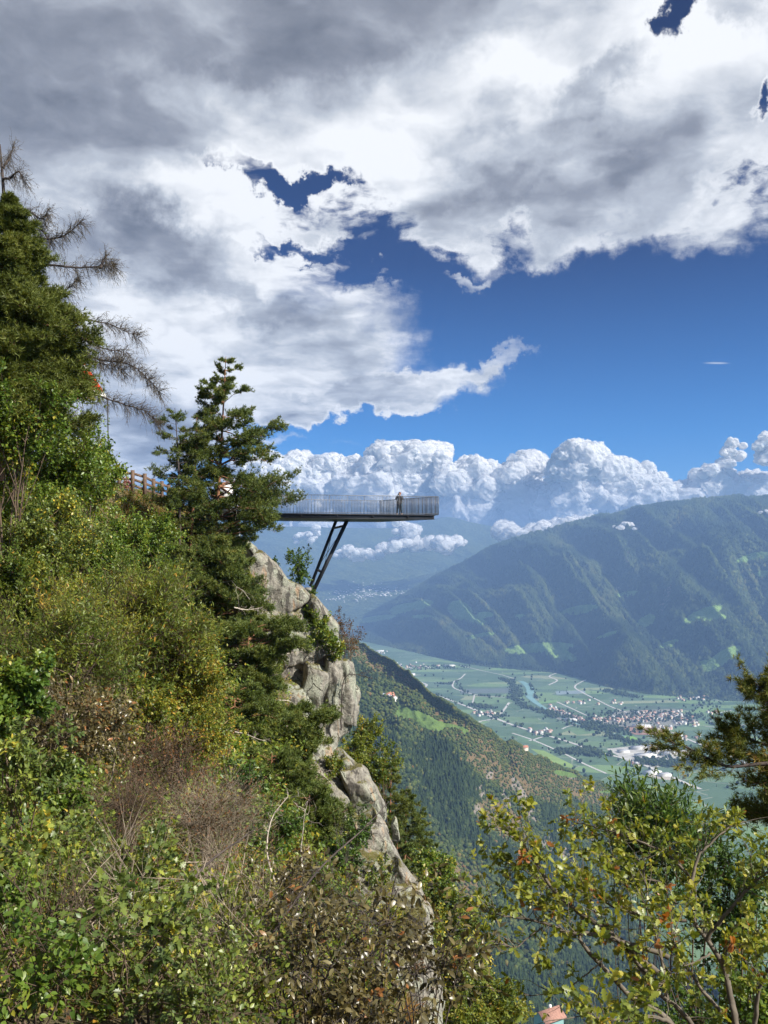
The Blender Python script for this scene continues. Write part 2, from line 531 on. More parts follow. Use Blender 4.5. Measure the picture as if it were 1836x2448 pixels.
# --- far mountains (two ranges)
def far_range(name, pts, depth, foot_px_y, seed, amp):
    Rg = resample(np.array([P(x, y, d) for x, y, d in pts]), 420)
    n = 160
    Tt = Rg.copy(); Tt[:, 1] -= depth; Tt[:, 0] *= (1 - depth / Rg[:, 1]); Tt[:, 2] = VZ - 5
    t = np.linspace(0, 1.3, n)[:, None, None]
    G = Tt[None] * (1 - t) + Rg[None] * t
    pr = np.where(t < 1, t ** 1.15, 1 - (t - 1) * 2)
    G[..., 2] = Tt[None, :, 2] + (Rg[None, :, 2] - Tt[None, :, 2]) * pr[..., 0]
    env = np.sin(np.clip(t[..., 0], 0, 1) * np.pi) ** .8 + .05
    sp = fbm(np.stack([G[..., 0] / 3800 + t[..., 0], G[..., 1] / 7000, G[..., 0] * 0 + seed], -1), 6, ridged=True)
    G[..., 2] += env * (sp - .6) * amp
    o = mesh_obj(name, G.reshape(-1, 3), grid_faces(n, 420), RM, smooth=True,
                 attrs=[(a, 'POINT', np.zeros(n * 420)) for a in ('meadow', 'brown', 'rocky')])
    tag(o, kind='structure'); return G.reshape(-1, 3)
far_range('mountain_far', [(-300, 1290, 14000), (200, 1300, 14000), (500, 1290, 14000), (650, 1262, 14000), (800, 1262, 14000), (950, 1262, 14000), (1000, 1250, 14000), (1070, 1236, 14000), (1130, 1250, 13800), (1200, 1262, 13700), (1300, 1268, 13700), (1500, 1262, 13700), (1900, 1250, 13700)], 3000, 0, 2.2, 900)
SHV = far_range('mountain_far_shoulder', [(-300, 1400, 12000), (300, 1410, 12000), (600, 1385, 12000), (760, 1372, 12000), (880, 1392, 11800), (980, 1382, 11600), (1100, 1352, 11400), (1250, 1330, 11200), (1500, 1310, 11000)], 2300, 0, 7.7, 350)

rt = np.random.default_rng(4)
sx_, sy_, sd_ = proj(SHV)
cand = np.where((sx_ > 690) & (sx_ < 1010) & (sy_ > 1390) & (sy_ < 1475))[0]
band = np.exp(-((sy_[cand] - 1425 - (sx_[cand] - 800) * .06) / 22) ** 2) * (vnoise(SHV[cand] / 420) > .5)
pick = rt.choice(cand, 420, p=band / band.sum())
tb = MB()
for q in SHV[pick]:
    tb.box(q + [rt.normal(0, 60), rt.normal(0, 60), 2], rt.uniform(9, 30), rt.uniform(9, 20), rt.uniform(6, 12), rt.uniform(0, 3))
tag(tb.build('distant_town', simple_mat('town_pale', (.62, .62, .60), .8)), kind='stuff')

# --- valley floor
def valley_mat():
    m, t, b = new_mat('orchard_fields')
    pos = t.new('ShaderNodeNewGeometry').outputs['Position']
    mp = t.new('ShaderNodeMapping'); t.set(mp, 0, pos)
    mp.inputs['Rotation'].default_value = (0, 0, R(24)); mp.inputs['Scale'].default_value = (1 / 240, 1 / 120, 0.0)
    wv = t.vmath('ADD', mp.outputs[0], t.vmath('SCALE', t.noise(pos, 0.0012, 2, .5, out=1), scale=1.2))
    vo = t.new('ShaderNodeTexVoronoi', voronoi_dimensions='2D', distance='CHEBYCHEV'); t.set(vo, 'Vector', wv); vo.inputs['Scale'].default_value = 1.0; vo.inputs['Randomness'].default_value = .8
    cell = t.new('ShaderNodeSeparateColor'); t.set(cell, 0, vo.outputs['Color'])
    c = t.ramp(cell.outputs[0], [(0.0, (0.091, 0.150, 0.078)), (0.3, (0.111, 0.176, 0.098)), (0.55, (0.130, 0.195, 0.130)), (0.75, (0.156, 0.234, 0.117)), (0.93, (0.208, 0.312, 0.130)), (1.0, (0.312, 0.325, 0.208))])
    # orchard rows: direction differs by cell
    wa = t.new('ShaderNodeTexWave', wave_type='BANDS'); t.set(wa, 'Vector', mp.outputs[0]); wa.inputs['Scale'].default_value = 7.0; wa.inputs['Distortion'].default_value = .6
    wb = t.new('ShaderNodeTexWave', wave_type='BANDS', bands_direction='Y'); t.set(wb, 'Vector', mp.outputs[0]); wb.inputs['Scale'].default_value = 4.5; wb.inputs['Distortion'].default_value = .6
    row = t.mix(t.mr(cell.outputs[1], .45, .55), wa.outputs[0], wb.outputs[0])
    sep = t.new('ShaderNodeSeparateColor'); t.set(sep, 0, row)
    c = t.mix(t.mr(sep.outputs[0], .1, .9, 0, .55), c, t.mix(1.0, c, (.45, .55, .55), 'MULTIPLY'))
    # tracks between the plots
    ve = t.new('ShaderNodeTexVoronoi', voronoi_dimensions='2D', feature='DISTANCE_TO_EDGE'); t.set(ve, 'Vector', wv); ve.inputs['Scale'].default_value = 1.0; ve.inputs['Randomness'].default_value = .8
    ed = t.mr(ve.outputs['Distance'], 0.006, 0.02, 1, 0)
    c = t.mix(t.math('MULTIPLY', ed, t.mr(cell.outputs[2], .5, .6)), c, (0.30, 0.31, 0.24))
    n = t.noise(pos, 0.02, 5, .7)
    c = t.mix(t.mr(n, .55, .7, 0, .6), c, (0.025, 0.05, 0.025))
    t.set(b, 'Base Color', c); b.inputs['Roughness'].default_value = .95; b.inputs['Specular IOR Level'].default_value = .05
    return m
gx = np.array([-14000, -5000, 0, 5000, 14000.]); gy = np.array([-3000, 2000, 8000, 11000, 16200.])
gv = np.array([[x, y, VZ] for y in gy for x in gx])
tag(mesh_obj('valley_floor', gv, grid_faces(5, 5), valley_mat()), kind='structure')

ROADM = simple_mat('pale_road_surface', (0.50, 0.49, 0.46), .9, var=.12, scale=.02)
def strip(name, pts, w, mat, z=1.0, parent=None):
    p = resample(np.array([V(*zoomv(*q)) for q in pts]), max(8, len(pts) * 6)) if len(pts) > 2 else np.array([V(*zoomv(*q)) for q in pts])
    d = np.gradient(p, axis=0); d /= np.linalg.norm(d, axis=1, keepdims=True)
    nrm = np.stack([-d[:, 1], d[:, 0], 0 * d[:, 0]], -1)
    w = np.interp(np.linspace(0, 1, len(p)), np.linspace(0, 1, len(np.atleast_1d(w))), np.atleast_1d(w))[:, None]
    v = np.empty((len(p) * 2, 3)); v[0::2] = p + nrm * w / 2; v[1::2] = p - nrm * w / 2; v[:, 2] = VZ + z
    i = np.arange(len(p) - 1)[:, None] * 2
    f = np.concatenate([i, i + 2, i + 3, i + 1], 1)
    return tag(mesh_obj(name, v, f, mat), kind='structure')
roads = [([(345, 325), (375, 335), (460, 365), (560, 405), (620, 430), (700, 460), (800, 490), (900, 520), (1000, 555), (1100, 580), (1180, 605), (1270, 645), (1400, 700)], 17),
    ([(330, 290), (352, 300), (340, 312), (325, 318)], 15), ([(500, 258), (482, 275), (455, 290), (455, 310), (490, 325), (540, 338), (600, 346), (690, 348)], 11),
    ([(975, 275), (920, 305), (950, 330), (1010, 360), (1060, 385), (1130, 410)], 11), ([(850, 255), (822, 268), (852, 283), (820, 300)], 12),
    ([(540, 452), (560, 440), (600, 432), (618, 426), (645, 400), (668, 368)], 12), ([(680, 485), (760, 512), (870, 560), (960, 605), (1040, 640)], 10),
    ([(745, 515), (810, 495)], 10), ([(850, 365), (905, 390), (970, 420)], 10), ([(1300, 487), (1380, 520), (1480, 560), (1600, 610)], 14), ([(1270, 590), (1330, 575), (1380, 560)], 14),
    ([(255, 268), (330, 262)], 14), ([(1460, 410), (1520, 398)], 9), ([(480, 225), (560, 245), (640, 262), (690, 278)], 10), ([(1180, 470), (1280, 480), (1310, 490)], 10),
    ([(1420, 460), (1500, 462), (1590, 450)], 9), ([(870, 470), (900, 458), (960, 452)], 8), ([(535, 338), (530, 362), (520, 380)], 8), ([(1100, 575), (1180, 560), (1270, 590)], 16)]
for q, w in roads: strip('road', q, w, ROADM, 1.0)
WAT = simple_mat('river_water', (0.26, 0.46, 0.45), .25, var=.1, scale=.01)
strip('river', [(712, 286), (735, 300), (750, 322), (744, 340), (758, 358), (790, 382), (850, 415), (930, 450), (1030, 478), (1120, 500)], [34, 44, 48, 44, 36, 26, 18, 14, 10, 8], WAT, 1.6)
strip('river_bank', [(706, 283), (742, 302), (760, 322), (762, 342), (776, 360)], [14, 16, 18, 16, 10], simple_mat('bank_grass', (.20, .22, .12), .95), .6)
def field(pts, col, z, name='field'):
    p = np.array([V(*zoomv(*q)) for q in pts]); p[:, 2] = VZ + z
    tag(mesh_obj(name, p, np.arange(len(p))[None, :], simple_mat('field_cover', col, .95, var=.15, scale=.02)), kind='structure')
field([(1100, 496), (1135, 494), (1172, 512), (1130, 519), (1098, 508)], (.17, .34, .05), 1.2)
field([(1090, 462), (1200, 455), (1285, 478), (1240, 492), (1150, 492)], (.30, .17, .12), 1.2, 'sports_ground')
field([(780, 362), (850, 359), (857, 367), (785, 372)], (.15, .28, .08), .5)
field([(618, 234), (722, 234), (716, 242), (618, 241)], (.14, .26, .09), .5)
field([(845, 324), (955, 321), (962, 332), (850, 338)], (.20, .26, .28), .5)
field([(540, 346), (655, 346), (655, 366), (560, 380), (530, 372)], (.11, .19, .075), .4)
field([(590, 405), (650, 400), (615, 424)], (.22, .25, .10), .7)
field([(1060, 385), (1230, 380), (1400, 396), (1180, 400)], (.06, .10, .06), .4)
field([(890, 470), (960, 462), (1010, 482), (930, 492)], (.10, .18, .07), .4)
field([(1270, 590), (1310, 584), (1320, 596), (1285, 602)], (.16, .30, .07), .9)
field([(750, 545), (800, 552), (910, 606), (915, 622), (860, 610), (790, 572)], (.20, .30, .06), .9)
field([(1040, 545), (1180, 530), (1360, 560), (1330, 605), (1210, 618), (1120, 592)], (.42, .41, .38), .45, 'works_yard')
field([(1190, 630), (1290, 640), (1300, 668), (1200, 655)], (.42, .38, .32), .45, 'works_yard')
field([(280, 320), (500, 345), (470, 362), (330, 330)], (.05, .10, .05), .3)
field([(480, 316), (690, 312), (690, 330), (480, 334)], (.10, .13, .12), .3)
field([(700, 490), (790, 520), (800, 540), (700, 515)], (.09, .17, .07), .35)
field([(1000, 440), (1080, 400), (1300, 392), (1400, 440), (1250, 470), (1050, 465)], (.20, .20, .17), .42, 'village_ground')
field([(820, 398), (960, 430), (1010, 470), (930, 458), (850, 430)], (.18, .19, .16), .42, 'village_ground')
# ------------------------------------------------------------------ cumulus clouds (real, sunlit bodies)
def ico(sub):
    bm = bmesh.new(); bmesh.ops.create_icosphere(bm, subdivisions=sub, radius=1)
    v = np.array([x.co[:] for x in bm.verts]); f = np.array([[x.index for x in p.verts] for p in bm.faces]); bm.free()
    return v, f
ICO = {k: ico(k) for k in (1, 2, 3, 4, 5)}

def cloud_mat(nsc, amp, lo, hi):
    m, t, b = new_mat('cumulus')
    t.n.remove(b)
    pos = t.new('ShaderNodeNewGeometry').outputs['Position']
    lw = t.new('ShaderNodeLayerWeight'); lw.inputs[0].default_value = .5
    n = t.noise(pos, nsc, 7, .65)
    f = t.math('ADD', lw.outputs['Facing'], t.math('MULTIPLY', t.math('SUBTRACT', n, .5), amp))
    al = t.mr(f, lo, hi, 1.0, 0.0)
    df = t.new('ShaderNodeBsdfDiffuse'); df.inputs[0].default_value = (.97, .97, .97, 1); df.inputs[1].default_value = .4
    bn = t.new('ShaderNodeBump'); bn.inputs['Strength'].default_value = 1.0; bn.inputs['Distance'].default_value = .35 / nsc
    t.set(bn, 'Height', t.noise(pos, nsc * 2.2, 7, .6)); t.set(df, 'Normal', bn)
    tl = t.new('ShaderNodeBsdfTranslucent'); tl.inputs[0].default_value = (.98, .98, .98, 1)
    mx = t.new('ShaderNodeMixShader'); mx.inputs[0].default_value = .45
    t.l.new(df.outputs[0], mx.inputs[1]); t.l.new(tl.outputs[0], mx.inputs[2])
    tr = t.new('ShaderNodeBsdfTransparent')
    m2 = t.new('ShaderNodeMixShader'); t.set(m2, 0, al)
    t.l.new(tr.outputs[0], m2.inputs[1]); t.l.new(mx.outputs[0], m2.inputs[2])
    t.l.new(m2.outputs[0], t.n['Material Output'].inputs[0])
    return m
CLM = cloud_mat(.0045, 1.5, .28, .95)
CLS = cloud_mat(.016, 2.4, .18, .85)

def cumulus(name, puffs, label, group, seed, sub=4, kids=5):
    vs, fs, n = [], [], 0
    grow = np.random.default_rng(int(seed * 10))
    allp = []
    for (x, y, r, d) in puffs:
        allp.append((x, y, r, d, sub))
        for _ in range(kids if sub > 3 else 4):
            a = grow.uniform(-.5, math.pi + .5); k = grow.uniform(.28, .5)
            allp.append((x + math.cos(a) * r * .82, y - math.sin(a) * r * .75, r * k, d - grow.uniform(-.6, .9) * r * d / F_PX, 4 if r * k > 12 else 3))
    for (x, y, r, d, sb) in allp:
        iv, if_ = ICO[5 if r > 40 else sb]
        c = P(x, y, d); rm = r * d / F_PX
        q = iv * (rm * np.array([1.15, 1.0, .86]) * (1.0 if sub > 3 else 1.15))
        w = (c + q) / (42 * d / F_PX)
        # big lobes, then cauliflower
        b1 = 1 - np.abs(2 * vnoise(w * 1.0 + seed) - 1)
        b2 = 1 - np.abs(2 * vnoise(w * 2.7 + seed) - 1)
        b3 = 1 - np.abs(2 * vnoise(w * 6.0 + seed) - 1)
        b4 = 1 - np.abs(2 * vnoise(w * 13.0 + seed) - 1)
        s = 0.56 + .36 * b1 + .24 * b2 + .17 * b3 + .12 * b4
        wv = np.stack([vnoise(w * 1.4 + 31), vnoise(w * 1.4 + 57), vnoise(w * 1.4 + 83)], -1) - .5
        b5 = 1 - np.abs(2 * vnoise(w * 27.0 + seed) - 1)
        fw = np.stack([vnoise(w * 9 + 11), vnoise(w * 9 + 22), vnoise(w * 9 + 33)], -1) - .5
        vs.append(c + q * (s + .10 * b5)[:, None] + wv * rm * .55 + fw * min(rm, 14 * d / F_PX) * .34); fs.append(if_ + n); n += len(iv)
    o = mesh_obj(name, np.concatenate(vs), np.concatenate(fs), CLM if sub > 3 else CLS, smooth=True)
    return tag(o, label, 'cloud', group)

prof = [(560, 1105), (620, 1092), (700, 1104), (780, 1096), (850, 1098), (885, 1066), (940, 1056), (1040, 1056), (1062, 1076), (1130, 1084), (1190, 1092), (1240, 1080), (1300, 1076), (1330, 1094), (1352, 1062),
        (1390, 1058), (1425, 1086), (1500, 1100), (1560, 1112), (1585, 1158), (1618, 1158), (1650, 1118), (1700, 1116), (1740, 1120), (1800, 1128), (1870, 1130)]
pxs, pys = np.array(prof).T
rg = np.random.default_rng(5)
def bank(x0, x1, n, seed, dmin, dmax, rmin, rmax, lo=1330, drop=0):
    out = []
    for i in range(n):
        x = x0 + (x1 - x0) * (i + rg.random()) / n
        top = np.interp(x, pxs, pys) + drop
        k = rg.random() ** 1.3
        r = rmin + (rmax - rmin) * k * rg.random() + 2
        y = top + r * .92 + (lo - top - r) * k * rg.random()
        out.append((x, y, r, dmin + (dmax - dmin) * rg.random()))
    return out
cumulus('cumulus_cloud', bank(560, 1120, 36, 1, 18480, 19280, 26, 80) + [(960, 1130, 70, 18720), (905, 1180, 75, 18720), (1010, 1085, 30, 18640), (930, 1092, 34, 18560), (975, 1092, 38, 18560), (720, 1160, 60, 18880), (640, 1150, 60, 18880), (800, 1150, 60, 18960)],
        'broad anvil topped cumulus cloud rising behind the steel platform', 'cumulus clouds on the horizon', 3.1)
cumulus('cumulus_cloud', bank(1040, 1340, 34, 2, 18000, 18480, 20, 50, drop=14) + [(1210, 1180, 60, 18240), (1280, 1230, 70, 18240), (1120, 1220, 60, 18240), (1260, 1110, 34, 18240), (1150, 1150, 50, 18560)],
        'knobbly white cumulus cloud just right of the platform tip', 'cumulus clouds on the horizon', 8.3)
cumulus('cumulus_cloud', bank(1330, 1580, 34, 3, 17200, 17760, 18, 52) + [(1375, 1110, 46, 17360), (1400, 1180, 60, 17520), (1380, 1084, 24, 17360), (1470, 1170, 60, 17520), (1530, 1180, 55, 17520), (1360, 1230, 60, 17520)],
        'tall bright cumulus tower above the left shoulder of the forested mountain', 'cumulus clouds on the horizon', 5.7)
cumulus('cumulus_cloud', bank(1590, 1870, 34, 4, 17520, 18160, 14, 40) + [(1700, 1160, 40, 17760), (1640, 1190, 40, 17760), (1800, 1175, 46, 17760), (1752, 1060, 13, 17760), (1745, 1080, 15, 17760), (1765, 1090, 14, 17800), (1735, 1105, 18, 17800), (1775, 1066, 8, 17800)],
        'low puffy cumulus cloud above the forested mountain near the right edge', 'cumulus clouds on the horizon', 1.9)
cumulus('cumulus_cloud', [(1838, 1060, 26, 17200), (1850, 1090, 28, 17200), (1826, 1082, 14, 17200)], 'small round cumulus puff cut off by the right picture edge', 'cumulus clouds on the horizon', 4.4)
# small cumulus hanging in front of the far mountains and on the ridge
def string(pts, n, rr, d, sd):
    n = int(n * 1.9); rr *= .72
    p = resample(np.array(pts, float), n); g = np.random.default_rng(sd)
    return [(x + g.normal(0, rr * .35), y + g.normal(0, rr * .35), rr * (.5 + .8 * g.random()) * s, d + g.normal(0, 150)) for x, y, s in p]
cumulus('cumulus_cloud', string([(800, 1324, .7), (850, 1322, 1.1), (900, 1326, .8), (930, 1312, 1.1), (975, 1290, 1.6), (985, 1268, 1.1), (1000, 1305, 1.2), (1050, 1300, 1.4), (1080, 1300, 1.0), (1110, 1300, .5)], 34, 15, 11000, 1),
        'ragged white cumulus strip floating below the platform before the far mountains', 'low clouds by the mountains', 2.2, 3)
cumulus('cumulus_cloud', string([(950, 1252, .9), (975, 1262, 1.0), (945, 1268, .6)], 8, 12, 11200, 2), 'wisp of cloud just under the platform deck', 'low clouds by the mountains', 6.2, 3)
cumulus('cumulus_cloud', string([(705, 1290, .6), (730, 1278, .9), (760, 1272, .7), (740, 1300, .6)], 9, 12, 11200, 3), 'small cloud puff between the pine and the slanting struts', 'low clouds by the mountains', 9.2, 3)
cumulus('cumulus_cloud', string([(1210, 1270, 1.3), (1230, 1290, 1.2), (1290, 1272, 1.4), (1340, 1262, 1.2), (1380, 1268, 1.5), (1420, 1262, 1.4), (1450, 1278, .9)], 34, 18, 10500, 4),
        'thin cloud spilling over the crest of the forested mountain', 'low clouds by the mountains', 3.9, 3)
cumulus('cumulus_cloud', string([(1470, 1262, .5), (1505, 1254, .8), (1520, 1266, .5)], 7, 10, 7600, 5), 'tiny cloud shred just under the ridge line', 'low clouds by the mountains', 7.9, 3)
cumulus('cumulus_cloud', string([(1815, 1222, .6), (1840, 1226, .8)], 5, 9, 7200, 6), 'tiny cloud shred on the mountainside at the right edge', 'low clouds by the mountains', 1.2, 3)
cumulus('cumulus_cloud', string([(1060, 1372, .5), (1100, 1362, .7), (1135, 1356, .6)], 9, 9, 10500, 7), 'faint flat cloud bar low above the distant valley', 'low clouds by the mountains', 1.7, 3)

# ------------------------------------------------------------------ middle slope (sunny side of the valley)
cr = [(560, 1400, 2400), (700, 1470, 2350), (800, 1530, 2300), (850, 1560, 2250), (900, 1588, 2150), (950, 1618, 2050), (1000, 1650, 1950), (1035, 1672, 1900), (1090, 1703, 1860), (1150, 1745, 1850), (1200, 1775, 1870), (1250, 1800, 1900),
      (1300, 1830, 1960), (1350, 1850, 2040), (1400, 1872, 2140), (1450, 1895, 2260), (1500, 1917, 2400), (1560, 1940, 2600), (1640, 1975, 2650), (1760, 2020, 2650)]
mid = [(540, 1700, 1500), (660, 1740, 1500), (740, 1780, 1520), (790, 1800, 1540), (840, 1830, 1560), (890, 1860, 1560), (940, 1890, 1550), (980, 1920, 1540), (1030, 1950, 1540), (1090, 1980, 1560), (1140, 2000, 1590), (1190, 2020, 1620),
       (1240, 2045, 1660), (1290, 2065, 1720), (1340, 2085, 1780), (1390, 2105, 1850), (1440, 2125, 1930), (1500, 2145, 2020), (1600, 2165, 2080), (1740, 2190, 2100)]
low = [(x - 20, 2500, d * .62) for x, y, d in mid]
lower = [(x - 40, 3300, d * .42) for x, y, d in mid]
Cc = np.array([P(*q) for q in cr]); Md = np.array([P(*q) for q in mid]); Lw = np.array([P(*q) for q in low]); L2 = np.array([P(*q) for q in lower])
bk = Cc + np.array([260, 420, 0]); bk[:, 2] = np.minimum(Cc[:, 2] - 330, -600); bk2 = Cc + np.array([420, 900, 0]); bk2[:, 2] = VZ - 40
q1 = Cc + (Md - Cc) * np.array([.22, .22, .16])
rows = np.stack([bk2, bk, Cc, q1, Md, Lw, L2])
nc, nr = 520, 560
g = resample(rows, nr)
g = resample(np.swapaxes(g, 0, 1), nc); g = np.swapaxes(g, 0, 1)
u = np.linspace(0, 6, nr)[:, None] + np.zeros((1, nc))
envm = np.clip((u - 2.0) / .8, 0, 1) * .9 + .1 * (u > 1)
w = np.stack([g[..., 0] / 260, g[..., 1] / 520, g[..., 0] * 0 + 1.7], -1)
g[..., 2] += envm * (fbm(w, 5, ridged=True) - .62) * 150
# gully running diagonally down the face
g[..., 2] += envm * (fbm(np.stack([(g[..., 0] + g[..., 1] * .35) / 300, g[..., 1] / 1500, g[..., 0] * 0 + 5], -1), 4, ridged=True) - .6) * 120
g[..., 2] += (fbm(np.stack([g[..., 0] / 25, g[..., 1] / 25, g[..., 0] * 0 + 4], -1), 3) - .5) * 14 * np.clip(u - 1.6, 0, 1)
MG = g
Gm = g.reshape(-1, 3); mpx, mpy, md = proj(Gm)
mead_poly = [(938, 1712), (946, 1700), (955, 1686), (975, 1690), (1000, 1698), (1020, 1706), (1045, 1722), (1085, 1732), (1110, 1737), (1122, 1748), (1112, 1756), (1095, 1742), (1070, 1742), (1058, 1748), (1064, 1752), (1040, 1748), (1010, 1738), (985, 1724), (960, 1716)]
mead_m = inpoly(mpx, mpy, mead_poly).astype(float)
mead_m = np.maximum(mead_m, ell_mask(mpx, mpy, [(1350, 1850, 26, 5, 12), (1500, 1935, 30, 4, 22), (1450, 1893, 14, 3, 0)]))
mead_m *= (u.ravel() > 1.9)
brn = ell_mask(mpx, mpy, [(900, 1575, 90, 22, 31), (980, 1625, 90, 20, 31), (1120, 1745, 110, 16, 26), (1220, 1800, 150, 22, 22), (1400, 1890, 140, 20, 20), (1180, 1830, 70, 22, 25), (1240, 1870, 90, 20, 20), (1200, 1960, 60, 30, 30), (1070, 2100, 80, 40, 30), (830, 1530, 60, 14, 30)])
rok = ell_mask(mpx, mpy, [(1250, 1905, 12, 40, -35), (1235, 1880, 10, 24, -20), (1265, 1940, 9, 26, -40), (1310, 2015, 14, 18, -30), (1350, 2040, 16, 12, 30), (1150, 1890, 9, 18, -20), (1170, 1850, 10, 12, 0), (1140, 1935, 8, 14, 0), (1210, 1910, 8, 22, -20), (1420, 2010, 12, 20, -40), (1365, 1858, 14, 4, 14), (1430, 1868, 12, 4, 20)]) * .75
MM = terrain_mat('wooded_slope', dict(speck=0.09, patch=0.006, f0=(0.020, 0.032, 0.014), f1=(0.035, 0.052, 0.02), f2=(0.06, 0.075, 0.03), ftint=(1.25, 1.1, .8), brown=(0.17, .115, .06), bd=5, bump=.6))
tag(mesh_obj('hillside', Gm, grid_faces(nr, nc), MM, smooth=True, attrs=[('meadow', 'POINT', mead_m), ('brown', 'POINT', brn), ('rocky', 'POINT', rok)]), kind='structure')

def mid_point(px, py):
    """front-most hillside vertex seen near a photo pixel."""
    k = (np.abs(mpx - px) < 8) & (np.abs(mpy - py) < 8) & (u.ravel() > 1.9)
    i = np.where(k)[0]
    if len(i) == 0: return None
    j = i[np.argmin(np.hypot(mpx[i] - px, mpy[i] - py) + md[i] * .01)]
    return P(px, py, md[j])

# forest on it: tens of thousands of low trees, one mass
def scatter_forest(n, rng):
    ii = (rng.random(n) * (nr * 3.85 / 6 - 1)) + nr * 1.9 / 6
    jj = rng.random(n) * (nc - 1.01)
    i0 = np.clip(ii.astype(int), 0, nr - 2); j0 = jj.astype(int); fi = (ii - i0)[:, None]; fj = (jj - j0)[:, None]
    p = (MG[i0, j0] * (1 - fi) * (1 - fj) + MG[i0 + 1, j0] * fi * (1 - fj) + MG[i0, j0 + 1] * (1 - fi) * fj + MG[i0 + 1, j0 + 1] * fi * fj)
    idx = i0 * nc + j0
    return p, mead_m[idx], brn[idx], rok[idx]

def lowpoly_trees(p, h, w, kind, rng, tint):
    """kind 0 conifer (stacked ragged cone), 1 broadleaf blob. Returns verts, tris, per-face tint"""
    # broadleaf: ico1 displaced; conifer: 2 stacked cones, 6 sides
    out = []
    iv, if_ = ICO[1]
    k = kind == 1; n = k.sum()
    if n:
        jit = rng.normal(0, .17, (n, len(iv), 1)) + 1
        v = iv[None] * jit * np.stack([w[k], w[k], h[k] * .5], -1)[:, None, :] * np.array([.5, .5, 1.0])
        v = v + p[k][:, None, :] + np.array([0, 0, 1])[None, None] * (h[k] * .45)[:, None, None]
        f = if_[None] + (np.arange(n) * len(iv))[:, None, None]
        out.append((v.reshape(-1, 3), f.reshape(-1, 3), (tint[k][:, None] + rng.normal(0, .05, (n, len(if_)))).ravel()))
    k = kind == 0; n = k.sum()
    if n:
        s = 6; a = np.arange(s) / s * 2 * np.pi
        base = []; fc = []
        o = 0
        for (zb, zt, rr) in ((.08, .62, .5), (.38, 1.0, .33)):
            ring = np.stack([np.cos(a) * rr, np.sin(a) * rr, np.full(s, zb)], -1)
            base.append(ring); base.append([[0, 0, zt]])
            fc += [[o + i, o + (i + 1) % s, o + s] for i in range(s)]; o += s + 1
        base = np.concatenate(base); fc = np.array(fc)
        v = base[None] * np.stack([w[k], w[k], h[k]], -1)[:, None, :]
        v[..., :2] *= (1 + rng.normal(0, .22, v.shape[:2]))[..., None]
        v = v + p[k][:, None, :]
        f = fc[None] + (np.arange(n) * len(base))[:, None, None]
        out.append((v.reshape(-1, 3), f.reshape(-1, 3), (tint[k][:, None] + rng.normal(0, .05, (n, len(fc)))).ravel()))
    vs = np.concatenate([a[0] for a in out]); off = 0; fs = []
    for a in out: fs.append(a[1] + off); off += len(a[0])
    return vs, np.concatenate(fs), np.clip(np.concatenate([a[2] for a in out]), 0, 1)

FORM = leaf_mat('forest_crowns', [(0.0, (.020, .036, .014)), (.3, (.040, .062, .019)), (.5, (.070, .095, .024)), (.7, (.12, .125, .032)), (.85, (.17, .12, .04)), (1.0, (.21, .11, .045))], rough=.8, trans=.15, spec=.1)
rf = np.random.default_rng(21)
pp, mm, bb, rr_ = scatter_forest(52000, rf)
keep = (mm < .45) & (rf.random(len(pp)) > rr_ * .95) & (rf.random(len(pp)) > bb * .35)
pp, bb = pp[keep], bb[keep]
xx, yy, dd = proj(pp)
vis = (xx > 780) & (xx < 1900) & (yy < 2600)
pp, bb, dd = pp[vis], bb[vis], dd[vis]
pn = fbm(np.stack([pp[:, 0] / 130, pp[:, 1] / 130, pp[:, 0] * 0], -1), 4)
kind = ((pn + bb * .5 + rf.normal(0, .08, len(pp))) > .5).astype(int)
hh = np.where(kind == 0, rf.uniform(8, 17, len(pp)), rf.uniform(4.5, 10, len(pp))) * (1 - .35 * np.clip(bb, 0, 1))
ww = np.where(kind == 0, hh * rf.uniform(.36, .5, len(pp)), hh * rf.uniform(.8, 1.25, len(pp)))
tint = np.where(kind == 0, rf.uniform(0, .3, len(pp)), rf.uniform(.22, .62, len(pp)) + (rf.random(len(pp)) > .96) * .25) + bb * .10
v, f, ti = lowpoly_trees(pp - [0, 0, .8], hh, ww, kind, rf, tint)
tag(mesh_obj('hillside_forest', v, f, FORM, attrs=[('tint', 'FACE', ti)]), kind='stuff')

# trees dotted over the valley floor
vt = []
def vband(pts, w, n):
    p = resample(np.array([V(*zoomv(*q)) for q in pts]), 60)
    i = rf.integers(0, 60, n)
    vt.append(p[i] + np.stack([rf.normal(0, w, n), rf.normal(0, w, n), np.zeros(n)], -1))
vband([(664, 280), (688, 305), (704, 338), (684, 352), (732, 385), (796, 402), (846, 424)], 15, 420)
vband([(790, 395), (900, 440), (1000, 475), (1100, 510), (1200, 535)], 22, 260)
vband([(1050, 322), (1090, 334), (1150, 348)], 22, 180); vband([(880, 560), (940, 555), (1010, 566)], 30, 260)
vband([(1180, 600), (1240, 596), (1290, 606)], 26, 220); vband([(540, 380), (560, 384), (600, 390)], 24, 110)
vband([(985, 465), (1060, 470), (1130, 478)], 34, 200); vband([(1000, 440), (1150, 420), (1380, 430)], 90, 420)
vband([(820, 405), (960, 440), (1000, 460)], 40, 120); vband([(400, 296), (440, 298)], 16, 26); vband([(550, 412), (640, 425)], 30, 50)
vband([(1310, 590), (1420, 600), (1500, 560)], 40, 160); vband([(300, 236), (480, 232)], 60, 130); vband([(970, 270), (1160, 280)], 50, 100); vband([(1330, 330), (1430, 370), (1400, 420)], 70, 110)
vband([(460, 285), (520, 336), (690, 346)], 8, 60); vband([(380, 337), (700, 458), (1000, 553)], 12, 60); vband([(630, 275), (682, 300), (680, 340)], 12, 120)
vband([(750, 300), (772, 352)], 6, 50)
